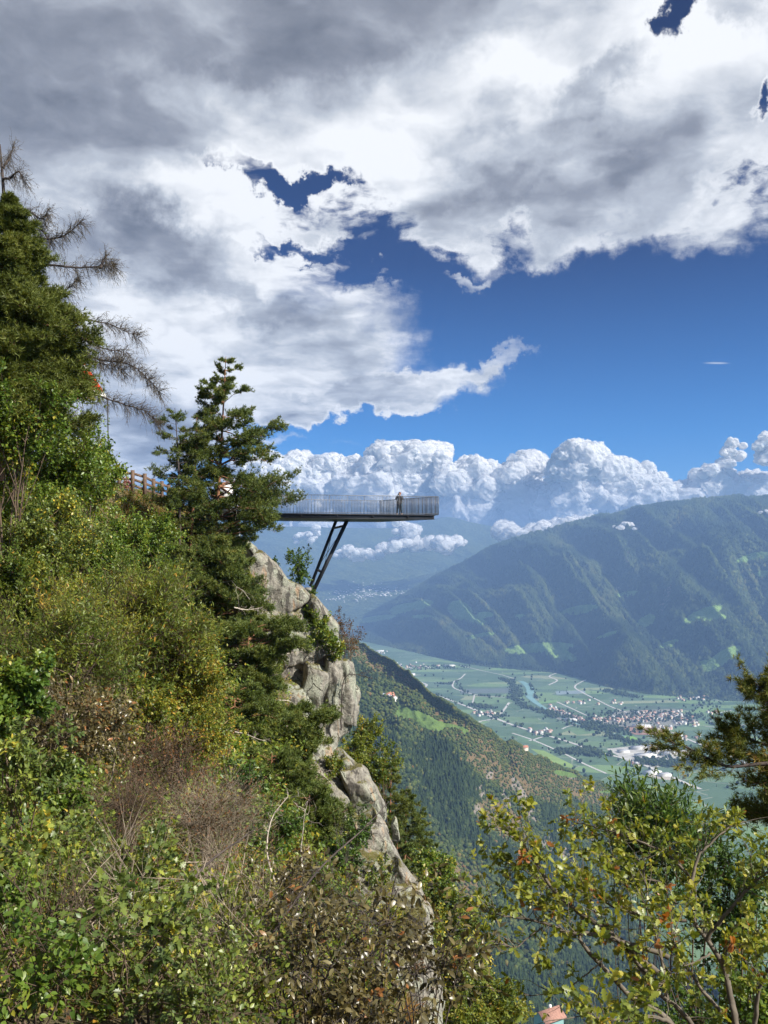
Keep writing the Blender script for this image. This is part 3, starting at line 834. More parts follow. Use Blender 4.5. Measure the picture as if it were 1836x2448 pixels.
n_ = 500; vt.append(np.array([V(*zoomv(x, y)) for x, y in zip(rf.uniform(250, 1650, n_), rf.uniform(235, 700, n_))]))
vp = np.concatenate(vt); n_ = len(vp)
kind = (rf.random(n_) > .12).astype(int); hh = rf.uniform(7, 17, n_); ww = hh * np.where(kind == 0, .3, rf.uniform(.7, 1.1, n_))
vp[:, 2] = VZ
v, f, ti = lowpoly_trees(vp, hh, ww, kind, rf, rf.uniform(0, .45, n_))
tag(mesh_obj('valley_trees', v, f, FORM, attrs=[('tint', 'FACE', ti)]), kind='stuff')

# tree canopy over the right-hand mountain, one mass of small crowns
n_ = 90000
ii = rf.random(n_) * 325; jj = 60 + rf.random(n_) * 500
i0 = ii.astype(int); j0 = jj.astype(int)
p = RG[i0, j0] + (RG[i0 + 1, j0 + 1] - RG[i0, j0]) * np.stack([ii - i0] * 3, -1)
ok = RMEAD[i0, j0] < .4
xx, yy, dd = proj(p); ok &= (xx > 780) & (xx < 1900)
p = p[ok]; n_ = len(p)
rn = fbm(np.stack([p[:, 0] / 420, p[:, 1] / 420, p[:, 0] * 0], -1), 4)
hh = rf.uniform(14, 34, n_); ww = hh * rf.uniform(.7, 1.1, n_)
tv = np.array([[.5, -.29, 0], [-.5, -.29, 0], [0, .58, 0], [0, 0, .8]]); tf = np.array([[0, 1, 3], [1, 2, 3], [2, 0, 3]])
a = rf.random(n_) * 6.28; ca, sa = np.cos(a), np.sin(a)
v = np.stack([tv[None, :, 0] * ca[:, None] - tv[None, :, 1] * sa[:, None], tv[None, :, 0] * sa[:, None] + tv[None, :, 1] * ca[:, None], tv[None, :, 2] + 0 * ca[:, None]], -1) * np.stack([ww, ww, hh], -1)[:, None, :] + p[:, None, :] - [0, 0, 2]
f = tf[None] + (np.arange(n_) * 4)[:, None, None]
ti = np.repeat(np.clip(rf.uniform(0, .35, n_) + (rn - .5) * 1.3 + .12, 0, .75), 3)
tag(mesh_obj('mountain_forest', v.reshape(-1, 3), f.reshape(-1, 3), FORM, attrs=[('tint', 'FACE', ti)]), kind='stuff')
# ------------------------------------------------------------------ houses of the valley and the slope
ROOFS = [simple_mat('roof_tile_red', (.42, .24, .18), .8, var=.2, scale=.3), simple_mat('roof_tile_brown', (.30, .22, .18), .8, var=.2, scale=.3),
         simple_mat('roof_grey', (.45, .45, .46), .6, var=.2, scale=.3), simple_mat('roof_pale', (.62, .62, .62), .6, var=.12, scale=.1)]
WALLS = [simple_mat('wall_white', (.80, .78, .73), .85, var=.06, scale=.4), simple_mat('wall_cream', (.66, .58, .46), .85, var=.08, scale=.4), simple_mat('wall_pink', (.62, .44, .38), .85, var=.08, scale=.4)]

def house_mesh(name, L, W, H, pitch, wall, roof, flat=False):
    """a body with gable ends and an overhanging two-sided roof in one small mesh (seen at a few pixels)"""
    x, y = L / 2, W / 2; g = H + (0.0 if flat else pitch)
    v = [[-x, -y, 0], [x, -y, 0], [x, y, 0], [-x, y, 0], [-x, -y, H], [x, -y, H], [x, y, H], [-x, y, H], [-x, 0, g], [x, 0, g]]
    f4 = [[0, 1, 5, 4], [2, 3, 7, 6]]; f5 = [[1, 2, 6, 9, 5], [3, 0, 4, 8, 7]]
    e = .6; t = .35
    if flat:
        v += [[-x - .3, -y - .3, H], [x + .3, -y - .3, H], [x + .3, y + .3, H], [-x - .3, y + .3, H], [-x - .3, -y - .3, H + .6], [x + .3, -y - .3, H + .6], [x + .3, y + .3, H + .6], [-x - .3, y + .3, H + .6]]
        r4 = [[14, 15, 16, 17], [10, 11, 15, 14], [11, 12, 16, 15], [12, 13, 17, 16], [13, 10, 14, 17]]
    else:
        s = pitch / y
        lo = H - s * e + .05
        v += [[-x - e, -y - e, lo], [x + e, -y - e, lo], [x + e, 0, g + .05], [-x - e, 0, g + .05], [x + e, y + e, lo], [-x - e, y + e, lo]]
        v += [[a, b, c + t] for a, b, c in v[10:16]]
        r4 = [[16, 17, 18, 19], [19, 18, 20, 21], [10, 13, 12, 11], [13, 15, 14, 12], [10, 11, 17, 16], [14, 15, 21, 20], [11, 12, 18, 17], [12, 14, 20, 18], [13, 10, 16, 19], [15, 13, 19, 21]]
    F = [np.array(f4), np.array(f5), np.array(r4)]
    o = mesh_obj(name, v, F, [wall, roof], mi=[0] * 4 + [1] * len(r4))
    return o

rh = np.random.default_rng(77)
protos = []; LOOK = []
for k in range(12):
    o = house_mesh('village_house', rh.uniform(11, 18), rh.uniform(9, 13), rh.uniform(5.5, 9), rh.uniform(2.5, 4), WALLS[[0, 0, 1, 0, 2, 0][k % 6]], ROOFS[[0, 1, 0, 2][k % 4]])
    LOOK.append(['red roofed white', 'brown roofed white', 'red roofed cream', 'grey roofed white', 'red roofed pink', 'brown roofed white'][k % 6] if False else ('%s roofed %s' % (['red', 'brown', 'red', 'grey'][k % 4], ['white', 'white', 'cream', 'white', 'pink', 'white'][k % 6])))
    protos.append(o)
halls = [house_mesh('factory_hall', L, W, H, 1.5, WALLS[0], ROOFS[r], flat=True) for L, W, H, r in ((60, 34, 9, 3), (42, 26, 8, 2), (80, 30, 10, 3), (36, 30, 7, 3))]
hd = [h.data for h in halls]; pd_ = [p.data for p in protos]
for o in halls + protos: bpy.data.objects.remove(o)
used_spots = []
def put(name, me, x, y, rz, label, cat, group, mind=2.4):
    for (a, b) in used_spots:
        if abs(a - x) < mind * 1.5 and abs(b - y) < mind * .62: return False
    used_spots.append((x, y))
    p = V(x, y)
    o = bpy.data.objects.new(name, me); C.objects.link(o)
    o.location = (float(p[0]), float(p[1]), VZ + .3); o.rotation_euler = (0, 0, rz)
    tag(o, label, cat, group)
    return True
def cluster(zx0, zy0, zx1, zy1, n, label, group, tilt=0.0, names='village_house'):
    c = 0; tries = 0
    while c < n and tries < n * 30:
        tries += 1
        u_ = rh.random(); w_ = rh.normal(0, .33)
        zx = zx0 + (zx1 - zx0) * u_; zy = (zy0 + zy1) / 2 + (zy1 - zy0) * .5 * np.clip(w_, -1, 1) + tilt * (u_ - .5)
        x, y = zoomv(zx, zy)
        kk = int(rh.integers(0, len(pd_)))
        side = '' if n < 20 else (', near edge' if w_ > .25 else ', far edge' if w_ < -.25 else ', inner rows')
        c += put(names, pd_[kk], x, y, rh.choice([.4, 1.97]) + rh.normal(0, .25), LOOK[kk] + ' ' + label + side, 'house', group)
# big halls first, each one described
def hall(zx, zy, k, rz, label):
    x, y = zoomv(zx, zy); put('factory_hall', hd[k], x, y, rz, label, 'hall', 'works halls on the valley floor', .5)
hall(905, 437, 0, -.45, 'long white hall at the near end of the river side row of houses')
hall(1105, 558, 1, .2, 'low hall at the left end of the works yard beside the main road')
hall(1165, 545, 0, .15, 'pale hall at the top left of the works yard')
hall(1215, 540, 3, .2, 'small pale hall along the upper edge of the works yard')
hall(1190, 575, 2, .25, 'largest pale hall in the middle of the works yard')
hall(1235, 562, 0, .2, 'pale hall just right of the largest one in the works yard')
hall(1290, 568, 2, .1, 'long pale hall at the right side of the works yard')
hall(1250, 590, 3, .3, 'small pale hall at the lower edge of the works yard by the dark trees')
hall(1215, 640, 0, .5, 'grey hall on the left of the small yard below the works')
hall(1262, 648, 1, .3, 'grey hall on the right of the small yard below the works')
hall(1175, 462, 2, -.1, 'long hall with a pale roof on the red sports ground')
hall(1330, 560, 1, .3, 'hall at the far right tip of the works yard')
hall(440, 229, 2, .1, 'long pale hall beside the farthest village')
hall(290, 262, 0, .15, 'pale hall by the short straight road at the foot of the left slope')
hall(170, 172, 2, .2, 'long white hall seen at the very back of the valley')
cluster(990, 420, 1200, 450, 44, 'house in the left half of the large valley village', 'houses of the large village, left half')
cluster(1160, 398, 1330, 440, 60, 'house in the dense middle of the large valley village', 'houses of the large village, middle')
cluster(1300, 420, 1400, 462, 14, 'house on the thin right fringe of the large village', 'houses of the large village, right fringe')
cluster(815, 398, 960, 430, 30, 'house in the slanting row beside the river trees', 'houses in the row beside the river', 52)
cluster(1230, 445, 1290, 490, 10, 'house scattered around the red sports ground', 'houses by the sports ground')
cluster(210, 215, 400, 248, 34, 'house in the farthest village under the left slope', 'houses of the farthest village')
cluster(150, 166, 210, 186, 5, 'house at the very back of the valley behind the left slope', 'houses at the back of the valley')
cluster(525, 402, 612, 420, 14, 'house in the hamlet where thin roads cross the main road', 'houses of the crossroads hamlet')
cluster(738, 466, 830, 492, 14, 'house in the hamlet halfway down the main road', 'houses of the roadside hamlet')
cluster(975, 258, 1150, 280, 14, 'house in the loose group at the foot of the forested mountain', 'houses near the mountain foot')
cluster(1300, 340, 1430, 370, 12, 'house among the orchards right of the valley centre', 'houses among the right hand orchards')
cluster(1390, 295, 1420, 320, 4, 'house up against the mountain foot at the far right', 'houses against the mountain foot')
cluster(880, 355, 1100, 388, 14, 'house along the thin road left above the large village', 'houses along the thin valley road')
cluster(1130, 600, 1200, 622, 4, 'house beside the road at the lower left of the works yard', 'houses by the works road')
cluster(1420, 400, 1460, 420, 3, 'house in the small farm group right of the large village', 'farm group right of the large village')
cluster(1300, 480, 1420, 520, 8, 'house along the road right below the large village', 'houses on the road below the village')

# farm on the hillside: main house with parts, barn with a blue-grey roof
def farmhouse(px, py, L, W, H, pitch, rz, label, roof, wall, floors=2, d=None, nm='farmhouse', sink=0):
    p = mid_point(px, py) if d is None else P(px, py, d)
    r = empty(nm, (p[0], p[1], p[2] - sink), rz); tag(r, label, 'farmhouse' if nm == 'farmhouse' else 'barn')
    x, y = L / 2, W / 2; g = H + pitch; s = pitch / y; e = .9; t = .3
    v = [[-x, -y, -4], [x, -y, -4], [x, y, -4], [-x, y, -4], [-x, -y, H], [x, -y, H], [x, y, H], [-x, y, H], [-x, 0, g], [x, 0, g]]
    mesh_obj('wall', v, [np.array([[0, 1, 5, 4], [2, 3, 7, 6]]), np.array([[1, 2, 6, 9, 5], [3, 0, 4, 8, 7]])], wall, r)
    lo = H - s * e + .05
    v = [[-x - e, -y - e, lo], [x + e, -y - e, lo], [x + e, 0, g + .05], [-x - e, 0, g + .05], [x + e, y + e, lo], [-x - e, y + e, lo]]
    v += [[a, b, c + t] for a, b, c in v]
    ro = mesh_obj('roof', v, np.array([[6, 7, 8, 9], [9, 8, 10, 11], [0, 3, 2, 1], [3, 5, 4, 2], [0, 1, 7, 6], [4, 5, 11, 10], [1, 2, 8, 7], [2, 4, 10, 8], [3, 0, 6, 9], [5, 3, 9, 11]]), roof, r)
    m = MB(); m.box((x * .4, y * .35, g), .9, .9, 1.6); m.build('chimney', WALLS[0], ro)
    dk = simple_mat('window_dark', (.06, .06, .07), .3)
    for fl in range(floors):
        for k in range(3):
            m = MB(); m.box((-x + L * (k + .7) / 3.4, -y - .03, 1.7 + fl * 2.7), 1.1, .12, 1.3); m.build('window', dk, r)
        for k in range(2):
            m = MB(); m.box((x + .03, -y + W * (k + .8) / 2.6, 1.7 + fl * 2.7), .12, 1.1, 1.3); m.build('window', dk, r)
    return r
ORR = simple_mat('farm_roof_orange', (.42, .17, .10), .8, var=.2, scale=.4)
farmhouse(931, 1667, 17, 12, 6.5, 4, .35, 'white farmhouse with an orange roof above the green meadow on the slope', ORR, WALLS[0])
farmhouse(943, 1672, 10, 9, 6, 3, 1.9, 'smaller white house right beside the white farmhouse above the meadow', ORR, WALLS[0])
farmhouse(918, 1665, 22, 11, 4.5, 2.6, .2, 'long barn with a blue grey roof left of the white farmhouse', simple_mat('barn_roof', (.34, .38, .46), .5), WALLS[2], 1, nm='barn')
farmhouse(1254, 1790, 13, 9, 4, 2.6, .5, 'cream farmhouse standing on the crest of the brown slope', ORR, WALLS[1])
farmhouse(1229, 1785, 9, 7, 3, 2, .3, 'small barn left of the cream house on the crest of the slope', ROOFS[1], WALLS[1], 1, nm='barn')
farmhouse(1312, 2444, 9, 7, 2.2, 2.2, .55, 'small house with a pale red roof at the bottom of the picture below the oak', simple_mat('faded_roof', (.30, .16, .12), .85, var=.2, scale=1.5), simple_mat('house_turquoise', (.20, .34, .33), .8), 1, d=345, sink=-.5)
# ------------------------------------------------------------------ the cliff
def rock_mat():
    m, t, b = new_mat('granite')
    pos = t.new('ShaderNodeNewGeometry').outputs['Position']
    n1 = t.noise(pos, 0.55, 8, .62, .4); n2 = t.noise(pos, 3.2, 8, .7); n3 = t.noise(pos, 18, 5, .7)
    st = t.new('ShaderNodeMapping'); t.set(st, 0, pos); st.inputs['Scale'].default_value = (1.6, 1.6, .16); st.inputs['Rotation'].default_value = (0, R(-14), 0)
    ns = t.noise(st.outputs[0], 1.1, 6, .6, .6)
    base = t.ramp(n2, [(.25, (.11, .105, .095)), (.45, (.22, .205, .175)), (.6, (.33, .31, .265)), (.8, (.46, .44, .38))])
    lich = t.ramp(n2, [(.3, (.20, .21, .165)), (.7, (.40, .41, .33))])
    c = t.mix(t.mr(n1, .46, .58), base, lich)
    c = t.mix(t.mr(ns, .53, .62, 0, .85), c, (.065, .058, .052))
    c = t.mix(t.mr(ns, .43, .33, 0, .6), c, (.36, .22, .12))
    c = t.mix(t.mr(n3, .60, .75, 0, .75), c, (.07, .065, .055))
    c = t.mix(t.mr(t.noise(pos, 1.3, 8, .75), .54, .62, 0, .85), c, (.085, .08, .07))
    vo = t.new('ShaderNodeTexVoronoi', feature='DISTANCE_TO_EDGE'); mp = t.new('ShaderNodeMapping'); t.set(mp, 0, t.vmath('ADD', pos, t.vmath('SCALE', t.noise(pos, .8, 4, .6, out=1), scale=1.6)))
    mp.inputs['Scale'].default_value = (.42, .42, .17); mp.inputs['Rotation'].default_value = (0, R(-22), 0); t.set(vo, 'Vector', mp.outputs[0]); vo.inputs['Scale'].default_value = 1.0
    crack = t.math('MULTIPLY', t.mr(vo.outputs['Distance'], 0.0, .018, 1, 0), t.mr(n1, .45, .55))
    c = t.mix(t.math('MULTIPLY', crack, .8), c, (.04, .036, .03))
    geo = t.new('ShaderNodeNewGeometry'); sp = t.new('ShaderNodeSeparateXYZ'); t.set(sp, 0, geo.outputs['Normal'])
    moss = t.mr(t.math('ADD', sp.outputs[2], t.math('MULTIPLY', t.math('SUBTRACT', n2, .5), 1.3)), .72, .95)
    c = t.mix(moss, c, (.12, .11, .035))
    t.set(b, 'Base Color', c); b.inputs['Roughness'].default_value = .9; b.inputs['Specular IOR Level'].default_value = .2
    hgt = t.math('SUBTRACT', t.math('ADD', t.math('MULTIPLY', n2, .6), t.math('MULTIPLY', n3, .16)), t.math('MULTIPLY', crack, .5))
    bn = t.new('ShaderNodeBump'); bn.inputs['Strength'].default_value = .9; bn.inputs['Distance'].default_value = .35
    t.set(bn, 'Height', hgt); t.set(b, 'Normal', bn)
    return m
ROCK = rock_mat()

sil = [(500, 1262, 66), (548, 1292, 64.5), (600, 1332, 64), (650, 1368, 63.5), (700, 1408, 63), (740, 1432, 62.5), (775, 1470, 62), (800, 1505, 61.5), (812, 1545, 61), (826, 1600, 61), (846, 1655, 61), (845, 1700, 60), (830, 1742, 59.5), (806, 1772, 58.5),
       (800, 1800, 58), (830, 1830, 57.5), (862, 1860, 57), (888, 1895, 56.5), (905, 1930, 56), (900, 1968, 55), (905, 2005, 54), (928, 2045, 53), (960, 2090, 51.5), (1000, 2145, 50), (1022, 2200, 48.5), (1030, 2260, 47), (1036, 2330, 45.5), (1046, 2420, 43.5), (1060, 2560, 41)]
nr_, nc_ = 420, 260
S = resample(np.array([P(*q) for q in sil]), nr_)
tt = np.linspace(0, 1, nr_)
rad = np.interp(tt, [0, .2, .45, .55, 1], [5.5, 5.5, 5.0, 4.5, 4.0])
phi = np.linspace(R(-110), R(175), nc_)      # 0 = the outline seen from the path, + = towards us
g = np.empty((nr_, nc_, 3))
cx = S[:, 0] - rad * .97; cyy = S[:, 1] - rad * .02
fl = 1 + .8 * np.clip(phi / R(90) - .35, 0, 3)
g[..., 0] = cx[:, None] + rad[:, None] * np.cos(phi)[None] * np.where(phi > R(90), 2.2, 1.0)[None]
g[..., 1] = cyy[:, None] - rad[:, None] * np.sin(phi)[None] * .62
g[..., 2] = S[:, 2][:, None] + np.clip(phi / R(90), 0, 2)[None] * 0.4
nn = np.stack([np.cos(phi)[None] + 0 * g[..., 0], -np.sin(phi)[None] + 0 * g[..., 0], 0 * g[..., 0] + .15], -1)
wv = np.stack([g[..., 0] * .30 - g[..., 2] * .12, g[..., 1] * .30, g[..., 2] * .20 + g[..., 0] * .12], -1)
d1 = fbm(wv, 3, gain=.45) - .5
cell = np.abs(vnoise(wv * 2.3 + 9) - .5); d2 = -np.exp(-(cell / .035) ** 2)
d3 = fbm(g * np.array([1.6, 1.6, .7]), 5, gain=.55) - .5
w_ = np.clip(np.abs(phi) / R(30), .25, 1)[None]
disp = (d1 * 3.0) * w_ + d2 * .30 + d3 * .55
g += nn * disp[..., None]
g[..., 2] += (fbm(wv * 3 + 4, 3) - .5) * .7
cliff = mesh_obj('cliff', g.reshape(-1, 3), grid_faces(nr_, nc_)[:, ::-1], ROCK, smooth=True)
tag(cliff, kind='structure')

def boulder(px, py, hw, hh, d, rot, depth, seed, label=None, sq=3.0, tiltx=0):
    """rounded granite slab: superellipsoid, displaced; hw/hh half sizes in photo pixels at distance d"""
    iv, if_ = ICO[5]
    k = d / F_PX
    n = np.linalg.norm(np.abs(iv) ** sq, ord=1, axis=1) if False else (np.abs(iv) ** sq).sum(1) ** (1 / sq)
    q = iv / n[:, None]
    q = q * np.array([hw * k, depth, hh * k])
    dsp = (fbm(q * .8 + seed, 2, gain=.5) - .5) * min(hw, hh) * k * .9
    fr_ = np.random.default_rng(int(seed * 31))
    for _ in range(16):      # flat fracture planes
        nv = fr_.normal(0, 1, 3) * [1, .9, .8]; nv[1] = -abs(nv[1]) if fr_.random() < .7 else nv[1]; nv /= np.linalg.norm(nv)
        ext = np.abs(nv * [hw * k, depth, hh * k]).sum() * fr_.uniform(.52, .82)
        s_ = q @ nv; q = q - np.clip(s_ - ext, 0, None)[:, None] * nv * .97
    dsp = dsp + (fbm(q * 2.2 + seed, 5, gain=.6) - .5) * .32
    cr = np.abs(vnoise(q * np.array([1.1, 1.1, .5]) + seed * 3) - .5)
    q = q * (1 + (dsp / (np.linalg.norm(q, axis=1) + .3))[:, None]) - iv * (np.exp(-(cr / .03) ** 2) * .06)[:, None]
    a = R(rot); ca, sa = math.cos(a), math.sin(a)
    q = np.stack([q[:, 0] * ca - q[:, 2] * sa, q[:, 1], q[:, 0] * sa + q[:, 2] * ca], -1)
    c = P(px, py, d)
    o = mesh_obj('rock_slab', q + c, if_, ROCK, smooth=True)
    o['kind'] = 'structure'
    return o
boulder(655, 1412, 108, 52, 60.5, -42, 1.5, 1.0)        # broad grey slab under the pine
boulder(610, 1345, 80, 30, 62, -42, 1.3, 2.0)
boulder(775, 1478, 66, 17, 60.0, -52, 1.1, 3.3, sq=5)     # thin plate that ends in a beak
boulder(688, 1538, 38, 66, 58.8, 18, 1.0, 4.1)
boulder(826, 1655, 26, 100, 59.6, 3, 1.2, 5.2)          # bright pillars
boulder(798, 1640, 24, 112, 58.9, 4, 1.1, 6.7)
boulder(752, 1660, 40, 112, 58.2, -12, 1.3, 7.9)
boulder(735, 1560, 52, 60, 59.4, 30, 1.2, 8.8)
boulder(700, 1690, 46, 70, 57.4, 0, 1.2, 9.4)
boulder(868, 1905, 38, 78, 55.0, 26, 1.2, 10.6, sq=5)
boulder(832, 1850, 66, 30, 57, -50, 1.1, 11.6, sq=5)
boulder(900, 2010, 30, 84, 53.2, 30, 1.1, 12.6, sq=5)
boulder(970, 2125, 28, 92, 50.8, 34, 1.2, 13.1, sq=5)
boulder(1005, 2235, 26, 66, 47, 10, 1.1, 14.8)
boulder(688, 1822, 46, 40, 50, 10, 1.0, 15.5)
boulder(944, 1985, 10, 34, 56, 8, .7, 16.1)            # slim pale tooth behind

# ------------------------------------------------------------------ near ground
anchors = [P(*q) for q in [
    (-400, 1120, 40), (-100, 1120, 44), (120, 1150, 52), (260, 1164, 60), (330, 1192, 62), (410, 1232, 63), (480, 1268, 65), (545, 1310, 66),
    (-300, 1400, 20), (0, 1400, 27), (200, 1400, 36), (400, 1420, 44), (520, 1460, 50), (600, 1500, 55), (-300, 1700, 12), (0, 1700, 17), (250, 1700, 22), (450, 1720, 30), (620, 1760, 42), (700, 1800, 50),
    (-300, 2000, 7), (0, 2000, 10), (300, 2000, 13), (550, 2000, 20), (720, 2000, 30), (820, 2060, 36), (0, 2250, 5.5), (300, 2250, 6.5), (600, 2250, 10), (800, 2250, 16), (890, 2260, 24), (960, 2350, 17), (960, 2450, 13),
    (0, 2500, 3.6), (400, 2500, 3.8), (800, 2500, 5.5), (1050, 2480, 9.0), (1150, 2560, 8.0), (1180, 2700, 6.5)]]
anchors += [np.array(a, float) for a in [(0, 0, -1.65), (-4, 0, -1.2), (4, 0, -1.8), (2, 7, -4.6), (3.4, 7, -4.6), (6, 7, -4.4), (2.2, 3.5, -2.6), (0.5, 4, -2.4), (0, -6, -1), (8, -6, -1.6), (-9, 4, .3), (10, 3, -2.6), (12, 8, -5.5),
    (3, 12, -12), (8, 13, -13), (14, 14, -14), (4, 20, -20), (4, 30, -27), (3, 45, -33), (7, 52, -38), (1.5, 62, -30), (10, 22, -24), (10, 40, -38), (10, 70, -52), (22, 20, -26), (25, 45, -56), (28, 80, -85), (45, 30, -50), (50, 60, -90), (4, 95, -50), (-4, 82, -20), (-12, 80, 0), (-20, 78, 6), (-30, 78, 8), (-45, 60, 6), (-45, 30, 5), (-30, 14, 4), (-20, 70, 5.5), (25, 110, -110), (60, 110, -140), (60, -6, -10), (30, -6, -5)]]
A_ = np.array(anchors)
def _tps(r2): return .5 * r2 * np.log(r2 + 1e-9)
xy = A_[:, :2]; nA = len(A_)
K = _tps(((xy[:, None] - xy[None]) ** 2).sum(-1)) + np.eye(nA) * 2.0
Pm = np.concatenate([np.ones((nA, 1)), xy], 1)
LM = np.block([[K, Pm], [Pm.T, np.zeros((3, 3))]])
wts = np.linalg.solve(LM, np.concatenate([A_[:, 2], np.zeros(3)]))
def ground_z(x, y):
    x = np.asarray(x, float); y = np.asarray(y, float)
    r2 = (x[..., None] - xy[:, 0]) ** 2 + (y[..., None] - xy[:, 1]) ** 2
    return (_tps(r2) * wts[:nA]).sum(-1) + wts[nA] + wts[nA + 1] * x + wts[nA + 2] * y
ax_ = np.linspace(-46, 60, 300); ay_ = np.concatenate([np.linspace(-7, 20, 120), np.linspace(20.5, 110, 240)])
gx_, gy_ = np.meshgrid(ax_, ay_)
gz_ = np.concatenate([ground_z(gx_[i:i + 40], gy_[i:i + 40]) for i in range(0, len(gx_), 40)])
gz_ += (fbm(np.stack([gx_ / 3, gy_ / 3, gx_ * 0], -1), 4) - .5) * .7 * np.clip(gy_ / 10, .3, 1)
GZ = gz_
def gmat():
    m, t, b = new_mat('dry_grass_soil')
    pos = t.new('ShaderNodeNewGeometry').outputs['Position']
    n = t.noise(pos, .7, 7, .65); n2 = t.noise(pos, 9, 5, .7)
    c = t.ramp(n, [(.3, (.05, .055, .02)), (.5, (.12, .095, .04)), (.62, (.20, .14, .06)), (.8, (.10, .06, .03))])
    c = t.mix(t.mr(n2, .45, .7, 0, .7), c, (.035, .035, .015))
    t.set(b, 'Base Color', c); b.inputs['Roughness'].default_value = .95
    bn = t.new('ShaderNodeBump'); bn.inputs['Strength'].default_value = 1; bn.inputs['Distance'].default_value = .1; t.set(bn, 'Height', n2); t.set(b, 'Normal', bn)
    return m
tag(mesh_obj('ground', np.stack([gx_, gy_, gz_], -1).reshape(-1, 3), grid_faces(*gx_.shape), gmat(), smooth=True), kind='structure')

# ------------------------------------------------------------------ viewing platform
STEEL = simple_mat('weathered_steel', (.034, .038, .050), .55, .2, var=.25, scale=4, bump=.1)
STEEL_L = simple_mat('rail_steel', (.13, .135, .15), .45, .5, var=.15, scale=6)
plat = empty('viewing_platform', (-3, 64.5, 3.3))
tag(plat, 'dark steel viewing platform with picket railing cantilevered off the cliff on slanting struts', 'platform')
def under(o, par):   # keep world placement when parenting to a moved empty
    o.parent = par; o.matrix_parent_inverse = par.matrix_basis.inverted(); return o
ZD, ZT, ZB = 3.62, 4.93, 3.28
A0, B0, C0, D0 = (np.array(p) for p in ((-12.6, 61.1), (3.93, 64.0), (-0.35, 68.2), (-13.2, 65.3)))
def slab(poly, z0, z1):
    n = len(poly); v = [[x, y, z0] for x, y in poly] + [[x, y, z1] for x, y in poly]
    return v, [np.array([list(range(n))[::-1], list(range(n, 2 * n))]), np.array([[i, (i + 1) % n, n + (i + 1) % n, n + i] for i in range(n)])]
ctr = (A0 + B0 + C0 + D0) / 4
v, f = slab([A0, B0, C0, D0], ZD - .05, ZD); under(mesh_obj('deck', v, f, STEEL), plat)
inn = [q + (ctr - q) / np.linalg.norm(ctr - q) * .30 for q in (A0, B0, C0, D0)]
fr = MB()
for a, b in zip(inn, inn[1:] + inn[:1]):
    fr.bar((*a, (ZD + ZB) / 2 - .02), (*b, (ZD + ZB) / 2 - .02), .02, ZD - ZB - .09)
    fr.bar((*a, ZB), (*b, ZB), .24, .025)
    fr.bar((*a, ZD - .068), (*b, ZD - .068), .24, .022)
e_ = (inn[1] - inn[0]); L_ = np.linalg.norm(e_); e_ /= L_; nrm_ = np.array([e_[1], -e_[0]])
for s in np.arange(1.5, L_, 2.55):
    q = inn[0] + e_ * s + nrm_ * .055
    fr.box((q[0], q[1], (ZD + ZB) / 2 - .03), .03, .09, ZD - ZB - .13, math.atan2(e_[1], e_[0]))
under(fr.build('edge_beam', STEEL), plat)
v, f = slab(inn, ZB + .03, ZB + .05); under(mesh_obj('soffit', v, f, STEEL), plat)
def railing(a, b, nm, density=.105, inset=.03):
    a = np.array(a); b = np.array(b); L = np.linalg.norm(b - a); e = (b - a) / L
    r = MB(); r.bar((*a, ZT), (*b, ZT), .045, .035); rl = under(r.build('handrail', STEEL_L), plat)
    r = MB(); r.bar((*a, ZD + .07), (*b, ZD + .07), .04, .03); under(r.build('bottom_rail', STEEL_L), plat)
    n = int(L / density); out = []
    for i in range(n + 1):
        q = a + e * (L * i / n)
        m = MB(); w = .034 if i % 12 == 0 else .016
        m.bar((*q, ZD), (*q, ZT - .02), .045 if i % 12 else .06, w, up=(e[0], e[1], 0))
        out.append(m)
    return rl, out
r1, b1_ = railing(A0, B0, 'near'); r2, b2_ = railing(B0, C0, 'tip'); r3, b3_ = railing(C0, D0, 'far')
near = b1_[::-1]     # the ones towards the tip show largest and clearest
for m in near[:100]: under(m.build('baluster', STEEL_L), plat)
rest = MB()
for m in near[100:] + b2_ + b3_:
    rest.v += m.v; rest.q += [q + rest.n for q in m.q]; rest.n += m.n
o = under(rest.build('baluster_row', STEEL_L), plat); o['kind'] = 'stuff'
# struts
def strut(tp, bt, w):
    m = MB(); m.bar(tp, bt, w, w * .9, up=(0, 1, 0)); 
    return under(m.build('strut', STEEL), plat)
T1, B1_ = P(803, 1246, 66.8), P(742, 1402, 66.2); T2, B2_ = P(829, 1246, 65.0), P(744, 1424, 64.2)
strut(T1, B1_, .22); strut(T2, B2_, .27)
m = MB()
for s in (.09, .72): m.bar(T1 + (B1_ - T1) * (s + .02), T2 + (B2_ - T2) * (s - .03), .14)
under(m.build('cross_tie', STEEL), plat)
m = MB(); m.tube([T1 + (B1_ - T1) * .1, T2 + (B2_ - T2) * .68], .02, 5); m.tube([T2 + (B2_ - T2) * .1, T1 + (B1_ - T1) * .7], .02, 5); m.tube([T1 + (B1_ - T1) * .72, B2_], .02, 5)
under(m.build('brace_rod', STEEL), plat)
m = MB(); m.box(T1 + [0, 0, .02], .45, .35, .08); m.box(T2 + [0, 0, .02], .45, .35, .08); under(m.build('cap_plate', STEEL), plat)
CONC = simple_mat('concrete', (.34, .33, .31), .9, var=.15, bump=.2)
for q in (B1_, B2_):
    m = MB(); m.box(q + [0, 0, -.25], .8, .8, .35); under(m.build('footing', CONC), plat)

